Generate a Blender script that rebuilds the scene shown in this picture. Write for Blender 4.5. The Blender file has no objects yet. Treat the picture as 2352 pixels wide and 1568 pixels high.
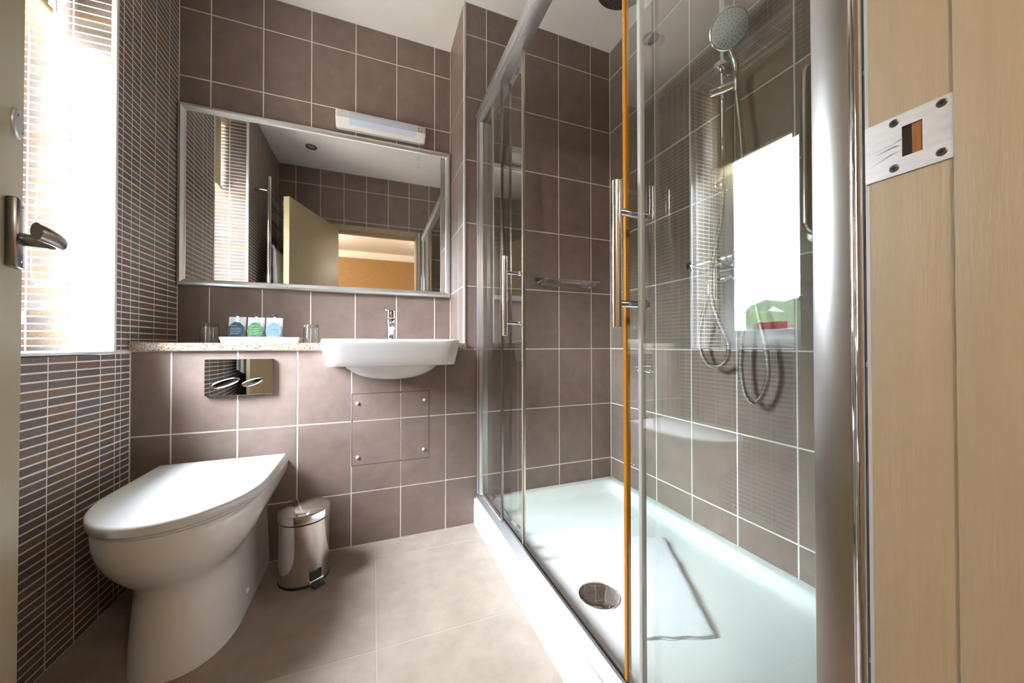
import bpy, bmesh, math, random
from mathutils import Vector, Matrix

random.seed(11)
scene = bpy.context.scene
COL = scene.collection

# ------------------------------------------------------------------ camera
FPX, YAW, PITCH, ROLL, CAMH = 819.9, 0.3727, 0.0100, -0.0011, 0.853
_f = Vector((math.sin(YAW) * math.cos(PITCH), math.cos(YAW) * math.cos(PITCH), math.sin(PITCH)))
_r = Vector((math.cos(YAW), -math.sin(YAW), 0))
_u = _r.cross(_f)
_r2 = _r * math.cos(ROLL) + _u * math.sin(ROLL)
_u2 = -_r * math.sin(ROLL) + _u * math.cos(ROLL)
cd = bpy.data.cameras.new('camera')
cd.sensor_width = 36.0
cd.lens = FPX / 2352 * 36.0
cd.clip_start = 0.01
cam = bpy.data.objects.new('camera', cd)
COL.objects.link(cam)
cam.matrix_world = Matrix(((_r2.x, _u2.x, -_f.x, 0), (_r2.y, _u2.y, -_f.y, 0), (_r2.z, _u2.z, -_f.z, CAMH), (0, 0, 0, 1)))
scene.camera = cam

# ------------------------------------------------------------------ sky
world = bpy.data.worlds.new('overcast_sky')
scene.world = world
world.use_nodes = True
wn = world.node_tree.nodes
wn['Background'].inputs[0].default_value = (0.82, 0.91, 1.0, 1)
wn['Background'].inputs[1].default_value = 14.0
# portal at the bathroom window: guides the sampling of the sky, gives no light of its own
pl = bpy.data.lights.new('window_portal', 'AREA')
pl.shape = 'RECTANGLE'; pl.size = 0.60; pl.size_y = 1.60
pl.cycles.is_portal = True
po = bpy.data.objects.new('window_portal', pl)
COL.objects.link(po)
po.matrix_world = Matrix(((0, 0, -1, -1.12), (1, 0, 0, 1.297), (0, -1, 0, 1.60), (0, 0, 0, 1)))

# hazy sun behind thin cloud: a wide soft disc
sd = bpy.data.lights.new('hazy_sun', 'SUN')
sd.energy = 66.0
sd.angle = math.radians(54)
sd.color = (0.83, 0.93, 1.04)
so = bpy.data.objects.new('hazy_sun', sd)
COL.objects.link(so)
_el, _az = math.radians(40), math.radians(11)
so.rotation_euler = Vector((math.cos(_el) * math.cos(_az), math.cos(_el) * math.sin(_az), -math.sin(_el))).to_track_quat('-Z', 'Y').to_euler()

# ------------------------------------------------------------------ exposure, integrator
vs = scene.view_settings
vs.view_transform = 'Standard'
vs.look = 'None'
vs.exposure = 0.82
vs.gamma = 1.0
vs.use_curve_mapping = False
cy = scene.cycles
cy.max_bounces = 14
cy.diffuse_bounces = 8
cy.glossy_bounces = 8
cy.transmission_bounces = 10
cy.transparent_max_bounces = 24
cy.caustics_reflective = False
cy.caustics_refractive = False
cy.sample_clamp_indirect = 40.0
cy.use_denoising = True

# ------------------------------------------------------------------ measured room
XL, XR = -0.796, 1.245          # left and right wall faces
Y1, Y2, YF = 1.664, 1.985, 0.190  # boxed wall / shower wall, niche wall, door wall
ZC = 2.505
XN = 0.405                       # right side of the niche
XS = 0.453                       # front of the shower tray
WY0, WY1, WZ0, WZ1 = 1.017, 1.577, 0.835, 2.385   # window opening in the left wall
CX0, PX = -0.6824, 0.2           # tile columns
RZ0, PZ = 0.8326, 0.3033         # tile rows
XJ = 0.415                       # right door jamb face

# ------------------------------------------------------------------ materials
MATS = {}


def nn(nt, t, **kw):
    n = nt.nodes.new(t)
    for k, v in kw.items():
        setattr(n, k, v)
    return n


def mat(name, col, rough=0.5, metal=0.0, var=0.0, scale=20.0, bump=0.0, bscale=200.0, obj_var=0.0, spec=0.5,
        stretch=None, col2=None, coat=0.0, detail=4.0):
    m = bpy.data.materials.new(name)
    m.use_nodes = True
    nt = m.node_tree
    b = nt.nodes['Principled BSDF']
    b.inputs['Base Color'].default_value = (*col, 1)
    b.inputs['Roughness'].default_value = rough
    b.inputs['Metallic'].default_value = metal
    b.inputs['Specular IOR Level'].default_value = spec
    b.inputs['Coat Weight'].default_value = coat
    b.inputs['Coat Roughness'].default_value = 0.05
    tc = nn(nt, 'ShaderNodeNewGeometry')
    src = tc.outputs['Position']
    if stretch:
        mp = nn(nt, 'ShaderNodeMapping')
        mp.inputs['Scale'].default_value = stretch
        nt.links.new(src, mp.inputs['Vector'])
        src = mp.outputs['Vector']
    if var > 0 or col2:
        no = nn(nt, 'ShaderNodeTexNoise')
        no.inputs['Scale'].default_value = scale
        no.inputs['Detail'].default_value = detail
        no.inputs['Roughness'].default_value = 0.62
        nt.links.new(src, no.inputs['Vector'])
        rp = nn(nt, 'ShaderNodeValToRGB')
        c2 = col2 if col2 else tuple(min(1, c * (1 + var)) for c in col)
        c1 = col if col2 else tuple(c * (1 - var) for c in col)
        rp.color_ramp.elements[0].position = 0.32
        rp.color_ramp.elements[1].position = 0.68
        rp.color_ramp.elements[0].color = (*c1, 1)
        rp.color_ramp.elements[1].color = (*c2, 1)
        nt.links.new(no.outputs['Fac'], rp.inputs['Fac'])
        out = rp.outputs['Color']
        if obj_var > 0:
            oi = nn(nt, 'ShaderNodeObjectInfo')
            mr = nn(nt, 'ShaderNodeMapRange')
            mr.inputs['To Min'].default_value = 1 - obj_var
            mr.inputs['To Max'].default_value = 1 + obj_var
            nt.links.new(oi.outputs['Random'], mr.inputs['Value'])
            hs = nn(nt, 'ShaderNodeHueSaturation')
            nt.links.new(mr.outputs[0], hs.inputs['Value'])
            nt.links.new(out, hs.inputs['Color'])
            out = hs.outputs['Color']
        nt.links.new(out, b.inputs['Base Color'])
    if bump > 0:
        nb = nn(nt, 'ShaderNodeTexNoise')
        nb.inputs['Scale'].default_value = bscale
        nb.inputs['Detail'].default_value = 3.0
        nt.links.new(src, nb.inputs['Vector'])
        bp = nn(nt, 'ShaderNodeBump')
        bp.inputs['Strength'].default_value = bump
        bp.inputs['Distance'].default_value = 0.002
        nt.links.new(nb.outputs['Fac'], bp.inputs['Height'])
        nt.links.new(bp.outputs['Normal'], b.inputs['Normal'])
    MATS[name] = m
    return m


def speckle(name, base, dots, rough):
    """stone with grains: base colour plus several layers of voronoi grains"""
    m = mat(name, base, rough)
    nt = m.node_tree
    b = nt.nodes['Principled BSDF']
    geo = nn(nt, 'ShaderNodeNewGeometry')
    cur = None
    rgb = nn(nt, 'ShaderNodeRGB')
    rgb.outputs[0].default_value = (*base, 1)
    cur = rgb.outputs[0]
    for sc, thr, colr in dots:
        v = nn(nt, 'ShaderNodeTexVoronoi')
        v.inputs['Scale'].default_value = sc
        nt.links.new(geo.outputs['Position'], v.inputs['Vector'])
        sep = nn(nt, 'ShaderNodeSeparateColor')
        nt.links.new(v.outputs['Color'], sep.inputs[0])
        gt = nn(nt, 'ShaderNodeMath', operation='GREATER_THAN')
        gt.inputs[1].default_value = thr
        nt.links.new(sep.outputs[0], gt.inputs[0])
        mx = nn(nt, 'ShaderNodeMix', data_type='RGBA')
        nt.links.new(gt.outputs[0], mx.inputs[0])
        nt.links.new(cur, mx.inputs[6])
        mx.inputs[7].default_value = (*colr, 1)
        cur = mx.outputs[2]
    nt.links.new(cur, b.inputs['Base Color'])
    return m


def thin_glass(name, tint=(0.97, 0.985, 0.98), boost=1.9, rough=0.0):
    """sheet glass: clear transmission plus a Fresnel mirror on the outer faces"""
    m = bpy.data.materials.new(name)
    m.use_nodes = True
    nt = m.node_tree
    nt.nodes.remove(nt.nodes['Principled BSDF'])
    out = nt.nodes['Material Output']
    tr = nn(nt, 'ShaderNodeBsdfTransparent')
    tr.inputs[0].default_value = (*tint, 1)
    gl = nn(nt, 'ShaderNodeBsdfGlossy')
    gl.inputs['Roughness'].default_value = rough
    gl.inputs[0].default_value = (1, 1, 1, 1)
    fr = nn(nt, 'ShaderNodeFresnel')
    fr.inputs[0].default_value = 1.5
    geo = nn(nt, 'ShaderNodeNewGeometry')
    inv = nn(nt, 'ShaderNodeMath', operation='SUBTRACT')
    inv.inputs[0].default_value = 1.0
    nt.links.new(geo.outputs['Backfacing'], inv.inputs[1])
    mu = nn(nt, 'ShaderNodeMath', operation='MULTIPLY')
    nt.links.new(fr.outputs[0], mu.inputs[0])
    nt.links.new(inv.outputs[0], mu.inputs[1])
    m2 = nn(nt, 'ShaderNodeMath', operation='MULTIPLY', use_clamp=True)
    m2.inputs[1].default_value = boost
    nt.links.new(mu.outputs[0], m2.inputs[0])
    mix = nn(nt, 'ShaderNodeMixShader')
    nt.links.new(m2.outputs[0], mix.inputs[0])
    nt.links.new(tr.outputs[0], mix.inputs[1])
    nt.links.new(gl.outputs[0], mix.inputs[2])
    nt.links.new(mix.outputs[0], out.inputs['Surface'])
    MATS[name] = m
    return m


def film(name, col, alpha, rough=0.2):
    """thin translucent plastic"""
    m = mat(name, col, rough)
    b = m.node_tree.nodes['Principled BSDF']
    b.inputs['Alpha'].default_value = alpha
    return m


mat('tile', (0.228, 0.163, 0.136), 0.42, var=0.12, scale=16, detail=10, bump=0.10, bscale=420, obj_var=0.05)
mat('floor_tile', (0.300, 0.236, 0.192), 0.46, var=0.12, scale=13, detail=10, bump=0.10, bscale=380, obj_var=0.03)
mat('grout', (0.74, 0.69, 0.64), 0.8)
mat('floor_grout', (0.36, 0.30, 0.25), 0.85)
mat('mosaic_grout', (0.86, 0.84, 0.80), 0.8)
MOS = []
for i, c in enumerate([(0.205, 0.125, 0.080), (0.185, 0.152, 0.134), (0.175, 0.128, 0.105), (0.150, 0.118, 0.100), (0.165, 0.143, 0.130), (0.225, 0.145, 0.098)]):
    MOS.append(mat('mosaic_%d' % i, c, 0.5, var=0.16, scale=120, bump=0.15, bscale=600))
mat('plaster', (0.85, 0.81, 0.76), 0.9, var=0.03, scale=6)
mat('white_plastic', (0.80, 0.80, 0.79), 0.3)
mat('white_trim', (0.84, 0.85, 0.84), 0.35)
mat('upvc', (0.86, 0.87, 0.88), 0.25)
mat('ceramic', (0.80, 0.775, 0.745), 0.09, coat=0.4)
mat('lid_plastic', (0.72, 0.715, 0.715), 0.14)
mat('acrylic', (0.72, 0.735, 0.715), 0.14)
mat('riser_white', (0.84, 0.845, 0.86), 0.3)
mat('cream_paint', (0.47, 0.385, 0.255), 0.42, var=0.05, scale=8, bump=0.25, bscale=60, stretch=(6, 6, 0.5))
mat('door_paint', (0.50, 0.415, 0.25), 0.45, var=0.03, scale=8, bump=0.15, bscale=60, stretch=(5, 5, 0.6))
mat('chrome', (0.80, 0.80, 0.81), 0.06, 1.0)
mat('mirror_chrome', (0.86, 0.86, 0.86), 0.02, 1.0)
mat('steel', (0.62, 0.58, 0.54), 0.24, 1.0)
mat('polished_steel', (0.66, 0.62, 0.59), 0.12, 1.0)
mat('dark_steel', (0.30, 0.29, 0.30), 0.22, 1.0)
mat('satin_alu', (0.62, 0.61, 0.60), 0.32, 1.0, var=0.04, scale=30, stretch=(60, 60, 0.3))
mat('frame_alu', (0.70, 0.70, 0.71), 0.38, 1.0)
mat('old_plate', (0.78, 0.78, 0.80), 0.42, 0.75, var=0.08, scale=50, stretch=(1, 1, 3))
mat('worn_mark', (0.34, 0.34, 0.33), 0.5, 0.4)
mat('rubber', (0.012, 0.012, 0.013), 0.5)
mat('recess_shade', (0.02, 0.016, 0.012), 0.8)  # near-black colour painted in as shade of gaps and holes
mat('pine', (0.36, 0.15, 0.045), 0.7, var=0.25, scale=40, stretch=(1, 6, 0.4))
mat('amber_seal', (0.62, 0.26, 0.012), 0.3)
mat('clear_seal', (0.60, 0.65, 0.67), 0.3)
mat('brass_seal', (0.66, 0.60, 0.46), 0.25, 0.8)
mat('towel', (0.83, 0.835, 0.87), 0.95, var=0.05, scale=300, bump=0.9, bscale=650)
mat('blind_fabric', (0.56, 0.46, 0.27), 0.9, bump=0.1, bscale=900)
_b = MATS['blind_fabric'].node_tree.nodes['Principled BSDF']
_b.inputs['Transmission Weight'].default_value = 0.0
mat('bead', (0.82, 0.83, 0.82), 0.35)
mat('diffuser', (0.62, 0.66, 0.76), 0.28)
mat('lamp_housing', (0.80, 0.76, 0.74), 0.35)
mat('spray_face', (0.62, 0.64, 0.64), 0.4)
mat('nozzle', (0.22, 0.23, 0.23), 0.5)
mat('bottle_pump', (0.055, 0.045, 0.06), 0.35)
mat('label_navy', (0.022, 0.038, 0.055), 0.85, spec=0.15, var=0.1, scale=60)
mat('label_green', (0.05, 0.14, 0.05), 0.85, spec=0.15, var=0.35, scale=90)
mat('label_blue', (0.11, 0.18, 0.33), 0.85, spec=0.15, var=0.3, scale=90)
mat('label_print', (0.28, 0.32, 0.35), 0.5)
mat('wood_paper', (0.30, 0.165, 0.050), 0.6, var=0.22, scale=9, stretch=(2, 1, 45))
mat('carpet', (0.20, 0.15, 0.11), 0.95)
mat('bedroom_plaster', (0.80, 0.74, 0.64), 0.9)
mat('bounce_ground', (0.82, 0.72, 0.60), 0.9, var=0.1, scale=3)  # invented pale tone, reflects daylight up through the window
mat('hedge_leaf', (0.085, 0.125, 0.06), 0.7, var=0.4, scale=5)
mat('red_sticker', (0.75, 0.03, 0.03), 0.4)
mat('sticker_white', (0.85, 0.84, 0.80), 0.4)
mat('brick_out', (0.40, 0.30, 0.22), 0.9)
speckle('granite', (0.42, 0.32, 0.235), [(170, 0.62, (0.54, 0.46, 0.38)), (230, 0.72, (0.30, 0.20, 0.13)), (330, 0.78, (0.10, 0.075, 0.06)), (260, 0.83, (0.52, 0.30, 0.17))], 0.22)
thin_glass('shower_glass', (0.945, 0.968, 0.955), 2.0)
thin_glass('window_glass', (0.97, 0.98, 0.98), 1.0)
film('pouch_film', (0.62, 0.62, 0.63), 0.34, 0.2)
gm = bpy.data.materials.new('tumbler_glass')
gm.use_nodes = True
_gb = gm.node_tree.nodes['Principled BSDF']
_gb.inputs['Base Color'].default_value = (0.96, 0.97, 0.97, 1)
_gb.inputs['Roughness'].default_value = 0.02
_gb.inputs['Transmission Weight'].default_value = 1.0
_gb.inputs['IOR'].default_value = 1.45
MATS['tumbler_glass'] = gm
for _n, _st in (('fill_glow', 80.0), ('fill_glow_dim', 19.0)):  # glow of the two added bedroom fill lamps
    em = bpy.data.materials.new(_n)
    em.use_nodes = True
    _eb = em.node_tree.nodes['Principled BSDF']
    _eb.inputs['Emission Color'].default_value = (1.0, 0.93, 0.82, 1)
    _eb.inputs['Emission Strength'].default_value = _st
    MATS[_n] = em


# ------------------------------------------------------------------ helpers
def tag(o, label=None, cat=None, group=None, kind=None):
    if label:
        o['label'] = label
    if cat:
        o['category'] = cat
    if group:
        o['group'] = group
    if kind:
        o['kind'] = kind
    return o


def empty(name, loc=(0, 0, 0), parent=None):
    o = bpy.data.objects.new(name, None)
    o.empty_display_size = 0.05
    COL.objects.link(o)
    o.location = loc
    if parent:
        o.parent = parent
    return o


def link(name, me, parent=None, loc=None):
    o = bpy.data.objects.new(name, me)
    COL.objects.link(o)
    if parent:
        o.parent = parent
        if loc is None and parent.type == 'EMPTY':
            o.matrix_parent_inverse = Matrix.Translation(-parent.location)
    if loc is not None:
        o.location = loc
    return o


class MB:
    """collects faces of one part"""

    def __init__(self):
        self.v, self.f = [], []

    def add(self, vs_, fs_):
        n = len(self.v)
        self.v += [tuple(p) for p in vs_]
        self.f += [tuple(i + n for i in f) for f in fs_]
        return self

    def box(self, x0, x1, y0, y1, z0, z1, c=0.0):
        if c <= 0:
            vs_ = [(x, y, z) for x in (x0, x1) for y in (y0, y1) for z in (z0, z1)]
            fs_ = [(0, 1, 3, 2), (4, 6, 7, 5), (0, 4, 5, 1), (2, 3, 7, 6), (0, 2, 6, 4), (1, 5, 7, 3)]
            return self.add(vs_, fs_)
        bm = bmesh.new()
        vv = [bm.verts.new((x, y, z)) for x in (x0, x1) for y in (y0, y1) for z in (z0, z1)]
        for f in [(0, 1, 3, 2), (4, 6, 7, 5), (0, 4, 5, 1), (2, 3, 7, 6), (0, 2, 6, 4), (1, 5, 7, 3)]:
            bm.faces.new([vv[i] for i in f])
        bmesh.ops.bevel(bm, geom=list(bm.edges), offset=c, segments=2, profile=0.5, affect='EDGES')
        bm.verts.index_update()
        self.add([v.co[:] for v in bm.verts], [[v.index for v in f.verts] for f in bm.faces])
        bm.free()
        return self

    def prism(self, pts, axis, a, b):
        """closed 2-D outline extruded from a to b along an axis (x: pts=(y,z), y: pts=(x,z), z: pts=(x,y))"""
        def P(p, h):
            return {'x': (h, p[0], p[1]), 'y': (p[0], h, p[1]), 'z': (p[0], p[1], h)}[axis]
        n = len(pts)
        vs_ = [P(p, a) for p in pts] + [P(p, b) for p in pts]
        fs_ = [tuple(range(n)), tuple(range(2 * n - 1, n - 1, -1))]
        fs_ += [(i, (i + 1) % n, n + (i + 1) % n, n + i) for i in range(n)]
        return self.add(vs_, fs_)

    def rings(self, rings, cap0=True, cap1=True, closed=True):
        n = len(rings[0])
        vs_ = [p for r in rings for p in r]
        fs_ = []
        for k in range(len(rings) - 1):
            for i in range(n if closed else n - 1):
                j = (i + 1) % n
                fs_.append((k * n + i, k * n + j, (k + 1) * n + j, (k + 1) * n + i))
        if cap0:
            fs_.append(tuple(range(n - 1, -1, -1)))
        if cap1:
            fs_.append(tuple(range((len(rings) - 1) * n, len(rings) * n)))
        return self.add(vs_, fs_)

    def lathe(self, prof, c, n=32, axis=(0, 0, 1)):
        """profile of (radius, height) turned about an axis through c"""
        a = Vector(axis).normalized()
        e1 = a.orthogonal().normalized()
        e2 = a.cross(e1)
        c = Vector(c)
        rs = []
        for r, h in prof:
            rs.append([c + a * h + (e1 * math.cos(t) + e2 * math.sin(t)) * max(r, 1e-5) for t in [2 * math.pi * i / n for i in range(n)]])
        return self.rings(rs)

    def cyl(self, p, q, r, n=20, c=0.0):
        p, q = Vector(p), Vector(q)
        L = (q - p).length
        prof = [(r, 0), (r, L)] if c <= 0 else [(r - c, 0), (r, c), (r, L - c), (r - c, L)]
        return self.lathe(prof, p, n, q - p)

    def tube(self, pts, r, n=12, sub=8, rib=None, smooth=True):
        pts = [Vector(p) for p in pts]
        if smooth and len(pts) > 2:
            out = []
            ext = [2 * pts[0] - pts[1]] + pts + [2 * pts[-1] - pts[-2]]
            for i in range(1, len(ext) - 2):
                p0, p1, p2, p3 = ext[i - 1:i + 3]
                for k in range(sub):
                    t = k / sub
                    out.append(0.5 * ((2 * p1) + (p2 - p0) * t + (2 * p0 - 5 * p1 + 4 * p2 - p3) * t * t + (3 * p1 - p0 - 3 * p2 + p3) * t ** 3))
            out.append(pts[-1])
            pts = out
        if rib:                      # resample by length for a corrugated hose
            acc = [0.0]
            for a, b in zip(pts, pts[1:]):
                acc.append(acc[-1] + (b - a).length)
            m = int(acc[-1] / rib)
            new, j = [], 0
            for k in range(m + 1):
                s = acc[-1] * k / m
                while j < len(acc) - 2 and acc[j + 1] < s:
                    j += 1
                t = (s - acc[j]) / max(acc[j + 1] - acc[j], 1e-9)
                new.append(pts[j].lerp(pts[j + 1], t))
            pts = new
        rs = []
        nrm = None
        for i, p in enumerate(pts):
            d = (pts[min(i + 1, len(pts) - 1)] - pts[max(i - 1, 0)]).normalized()
            if nrm is None:
                nrm = d.orthogonal().normalized()
            else:
                nrm = (nrm - d * nrm.dot(d)).normalized()
            bn = d.cross(nrm)
            rr = r if not rib else (r if i % 2 else r * 0.80)
            rs.append([p + (nrm * math.cos(t) + bn * math.sin(t)) * rr for t in [2 * math.pi * k / n for k in range(n)]])
        return self.rings(rs)

    def mesh(self, name, m, angle=35):
        me = bpy.data.meshes.new(name)
        me.from_pydata(self.v, [], self.f)
        bm = bmesh.new()
        bm.from_mesh(me)
        bmesh.ops.recalc_face_normals(bm, faces=bm.faces)
        bm.to_mesh(me)
        bm.free()
        me.materials.append(MATS[m])
        for p in me.polygons:
            p.use_smooth = True
        me.set_sharp_from_angle(angle=math.radians(angle))
        return me

    def build(self, name, m, parent=None, angle=35):
        return link(name, self.mesh(name, m, angle), parent)


def part(name, m, parent, fn, angle=35):
    b = MB()
    fn(b)
    return b.build(name, m, parent, angle)


def sring(cx, cy_, hx, hy, z, e=2.0, n=48):
    """super-ellipse ring in plan; e=2 ellipse, large e rounded rectangle"""
    out = []
    for i in range(n):
        t = 2 * math.pi * i / n
        c, s = math.cos(t), math.sin(t)
        out.append((cx + hx * math.copysign(abs(c) ** (2 / e), c), cy_ + hy * math.copysign(abs(s) ** (2 / e), s), z))
    return out


def rrect(cx, cy_, hx, hy, rad, z, n=8):
    """rounded rectangle ring in plan"""
    out = []
    for qx, qy, a0 in ((1, 1, 0), (-1, 1, 90), (-1, -1, 180), (1, -1, 270)):
        for i in range(n + 1):
            a = math.radians(a0 + 90 * i / n)
            out.append((cx + qx * (hx - rad) + rad * math.cos(a), cy_ + qy * (hy - rad) + rad * math.sin(a), z))
    return out


TILE_CACHE = {}


def tile_mesh(w, h, axis, sgn, t, c, m):
    """one tile: slab of w x h with chamfered face. axis = wall normal, sgn = direction it faces"""
    key = (round(w, 4), round(h, 4), axis, sgn, m)
    if key in TILE_CACHE:
        return TILE_CACHE[key]
    lv = [(0, 0, 0), (w, 0, 0), (w, h, 0), (0, h, 0), (0, 0, t - c), (w, 0, t - c), (w, h, t - c), (0, h, t - c), (c, c, t), (w - c, c, t), (w - c, h - c, t), (c, h - c, t)]
    fs_ = [(8, 9, 10, 11)]
    for i in range(4):
        j = (i + 1) % 4
        fs_ += [(i, j, 4 + j, 4 + i), (4 + i, 4 + j, 8 + j, 8 + i)]
    def P(p):
        a, b, n_ = p
        n_ = (n_ - t) * sgn          # the face lies in the wall plane
        return {'x': (n_, a, b), 'y': (a, n_, b), 'z': (a, b, n_)}[axis]
    mb = MB().add([P(p) for p in lv], fs_)
    me = mb.mesh('tile', m, 20)
    # normals must look outwards
    p = me.polygons[0]
    d = {'x': p.normal.x, 'y': p.normal.y, 'z': p.normal.z}[axis]
    if d * sgn < 0:
        me.flip_normals()
    TILE_CACHE[key] = me
    return me


def spans(a0, a1, o, p):
    """cells of a grid (origin o, pitch p) clipped to a0..a1"""
    out = []
    k = math.floor((a0 - o) / p + 1e-6)
    while o + k * p < a1 - 1e-6:
        s, e = max(a0, o + k * p), min(a1, o + (k + 1) * p)
        if e - s > 0.006:
            out.append((s, e))
        k += 1
    return out


def tiles(parent, axis, sgn, at, us, vs_, m='tile', j=0.004, t=0.008, c=0.0012, skip=None):
    for (u0, u1) in us:
        for (v0, v1) in vs_:
            if skip and skip(u0, u1, v0, v1):
                continue
            w, h = u1 - u0 - j, v1 - v0 - j
            if w < 0.004 or h < 0.004:
                continue
            a, b = u0 + j / 2, v0 + j / 2
            loc = {'x': (at, a, b), 'y': (a, at, b), 'z': (a, b, at)}[axis]
            link('tile', tile_mesh(w, h, axis, sgn, t, c, m), parent, loc)


def struct(name, mb, m, label=None, angle=35):
    o = mb.build(name, m, None, angle)
    tag(o, label, None, None, 'structure')
    return o


G = 0.0007      # grout lies this far behind the tile faces

# ------------------------------------------------------------------ the room shell
fl = struct('floor', MB().box(XL - 0.3, XR + 0.1, 0.0, Y2 + 0.1, -0.10, -G), 'floor_grout', 'beige stone tiled bathroom floor')
tiles(fl, 'z', 1, 0.0, spans(XL, XS, 0.0125, 0.447), spans(0.03, Y1, 1.078, 0.4535), 'floor_tile', j=0.0032)

ceil = struct('ceiling', MB().box(XL - 0.3, XR + 0.1, YF - 0.1, Y2 + 0.1, ZC, ZC + 0.1), 'plaster', 'plain off-white bathroom ceiling')

COLS = lambda a, b: spans(a, b, CX0, PX)
ROWS = lambda a, b: spans(a, b, RZ0, PZ)
ZB = 0.833       # underside of the stone shelf

# boxed wall under the shelf and shower end wall share one plane
PAN = (-0.081, 0.242, 0.340, 0.645)   # service panel cut into the tiles
wb = MB().box(XL - 0.3, XR + 0.1, Y1 + G, Y2 + 0.1, -0.05, 0.700)
wb.box(XL - 0.3, -0.180, Y1 + G, Y2 + 0.1, 0.700, ZB).box(0.343, XR + 0.1, Y1 + G, Y2 + 0.1, 0.700, ZB).box(-0.180, 0.343, 1.802, Y2 + 0.1, 0.700, ZB).box(-0.180, 0.343, Y1 + G, Y1 + 0.006, 0.700, ZB)
wb.box(XN + 0.004, XR + 0.1, Y1 + G, Y2 + 0.1, ZB, ZC)
wall_back = struct('wall_back', wb, 'grout', 'brown tiled wall under the stone shelf and at the end of the shower')


def in_panel(u0, u1, v0, v1):
    return u0 < PAN[1] - 0.01 and u1 > PAN[0] + 0.01 and v0 < PAN[3] - 0.01 and v1 > PAN[2] + 0.01


tiles(wall_back, 'y', -1, Y1, COLS(XL, XS + 0.05), ROWS(0, ZB), skip=in_panel)
tiles(wall_back, 'y', -1, Y1, COLS(XS + 0.05, XR), ROWS(0.02, ZB))
tiles(wall_back, 'y', -1, Y1, COLS(XN + 0.009, XR), ROWS(ZB, ZC))
# tiles cut around the panel
r0, r1, r2 = RZ0 - 2 * PZ, RZ0 - PZ, RZ0
c0, c1, c2 = CX0 + 3 * PX, CX0 + 4 * PX, CX0 + 5 * PX
h = 0.002
g = 0.001
cuts = [[(c0 + h, r0 + h), (c1 - h, r0 + h), (c1 - h, PAN[2] - g), (c0 + h, PAN[2] - g)],
        [(c0 + h, PAN[3] + g), (c1 - h, PAN[3] + g), (c1 - h, r2 - h), (c0 + h, r2 - h)],
        [(c1 + h, r0 + h), (c2 - h, r0 + h), (c2 - h, r1 - h), (PAN[1] + g, r1 - h), (PAN[1] + g, PAN[2] - g), (c1 + h, PAN[2] - g)],
        [(c1 + h, PAN[3] + g), (PAN[1] + g, PAN[3] + g), (PAN[1] + g, r1 + h), (c2 - h, r1 + h), (c2 - h, r2 - h), (c1 + h, r2 - h)]]
for pts in cuts:
    part('tile', 'tile', wall_back, lambda b: b.prism(pts, 'y', Y1, Y1 + 0.008))
    pass

# niche above the shelf
wn_ = MB().box(XL - 0.3, XN + 0.1, Y2 + G, Y2 + 0.1, ZB, ZC)
wn_.box(XN + G, XN + 0.012, Y1 + 0.009, Y2 + 0.05, ZB, ZC)
wall_niche = struct('wall_niche', wn_, 'grout', 'brown tiled recess behind the basin, mirror and stone shelf')
tiles(wall_niche, 'y', -1, Y2, COLS(XL, XN), ROWS(ZB, ZC))
tiles(wall_niche, 'x', -1, XN, spans(Y1 + 0.004, Y2, Y1 - 0.19, 0.32), ROWS(ZB, ZC))

# shower side wall
wall_right = struct('wall_right', MB().box(XR + G, XR + 0.1, YF - 0.1, Y2 + 0.1, -0.05, ZC), 'grout', 'brown tiled side wall of the shower')
tiles(wall_right, 'x', -1, XR, spans(YF, Y1, 1.1214, PX), ROWS(0.02, ZC))

# wall with the door, behind the viewpoint
DX0, DX1, DZ = -0.372, 0.452, 2.005     # outside of the door frame
wf = MB().box(XL - 0.3, DX0, 0.045, YF - G, -0.05, ZC).box(DX1, XR + 0.1, 0.045, YF - G, -0.05, ZC).box(DX0, DX1, 0.045, YF - G, DZ, ZC)
wall_front = struct('wall_front', wf, 'grout', 'brown tiled wall around the doorway, seen in the mirror')
tiles(wall_front, 'y', 1, YF, spans(XL, DX0, 0.143, PX), ROWS(0, DZ))
tiles(wall_front, 'y', 1, YF, spans(DX1, XR, 0.143, PX), ROWS(0, DZ))
tiles(wall_front, 'y', 1, YF, spans(XL, XR, 0.143, PX), ROWS(DZ, ZC))

# left wall with the window: stacked strip mosaic
DEP = 0.245                     # depth of the window recess
wl = MB().box(XL - 0.30, XL - G, YF - 0.1, WY0 - 0.006, -0.05, ZC).box(XL - 0.30, XL - G, WY1 + 0.006, Y2 + 0.1, -0.05, ZC)
wl.box(XL - 0.30, XL - G, WY0 - 0.006, WY1 + 0.006, -0.05, WZ0 - 0.012).box(XL - 0.30, XL - G, WY0 - 0.006, WY1 + 0.006, WZ1 + 0.006, ZC)
wall_left = struct('wall_left', wl, 'mosaic_grout', 'left wall of brown and grey strip mosaic with the window')
MZ0, MSH, MP, MJ = 0.5285, 0.30, 0.02308, 0.0041
MYO, MYP = 1.6155, 0.0975


def mosaic_rows(z0, z1):
    out = []
    k = math.floor((z0 - MZ0) / MSH) - 1
    while MZ0 + k * MSH < z1:
        for i in range(13):
            a = MZ0 + k * MSH + 0.0010 + i * MP * 0.9965
            b = a + MP * 0.9965
            s, e = max(a, z0), min(b, z1)
            if e - s > 0.006:
                out.append((s, e))
        k += 1
    return out


def project(p):
    d = Vector(p) - Vector((0, 0, CAMH))
    w = d.dot(_f)
    if w < 0.02:
        return None
    return 1176 + FPX * d.dot(_r2) / w, 784 - FPX * d.dot(_u2) / w


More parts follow.
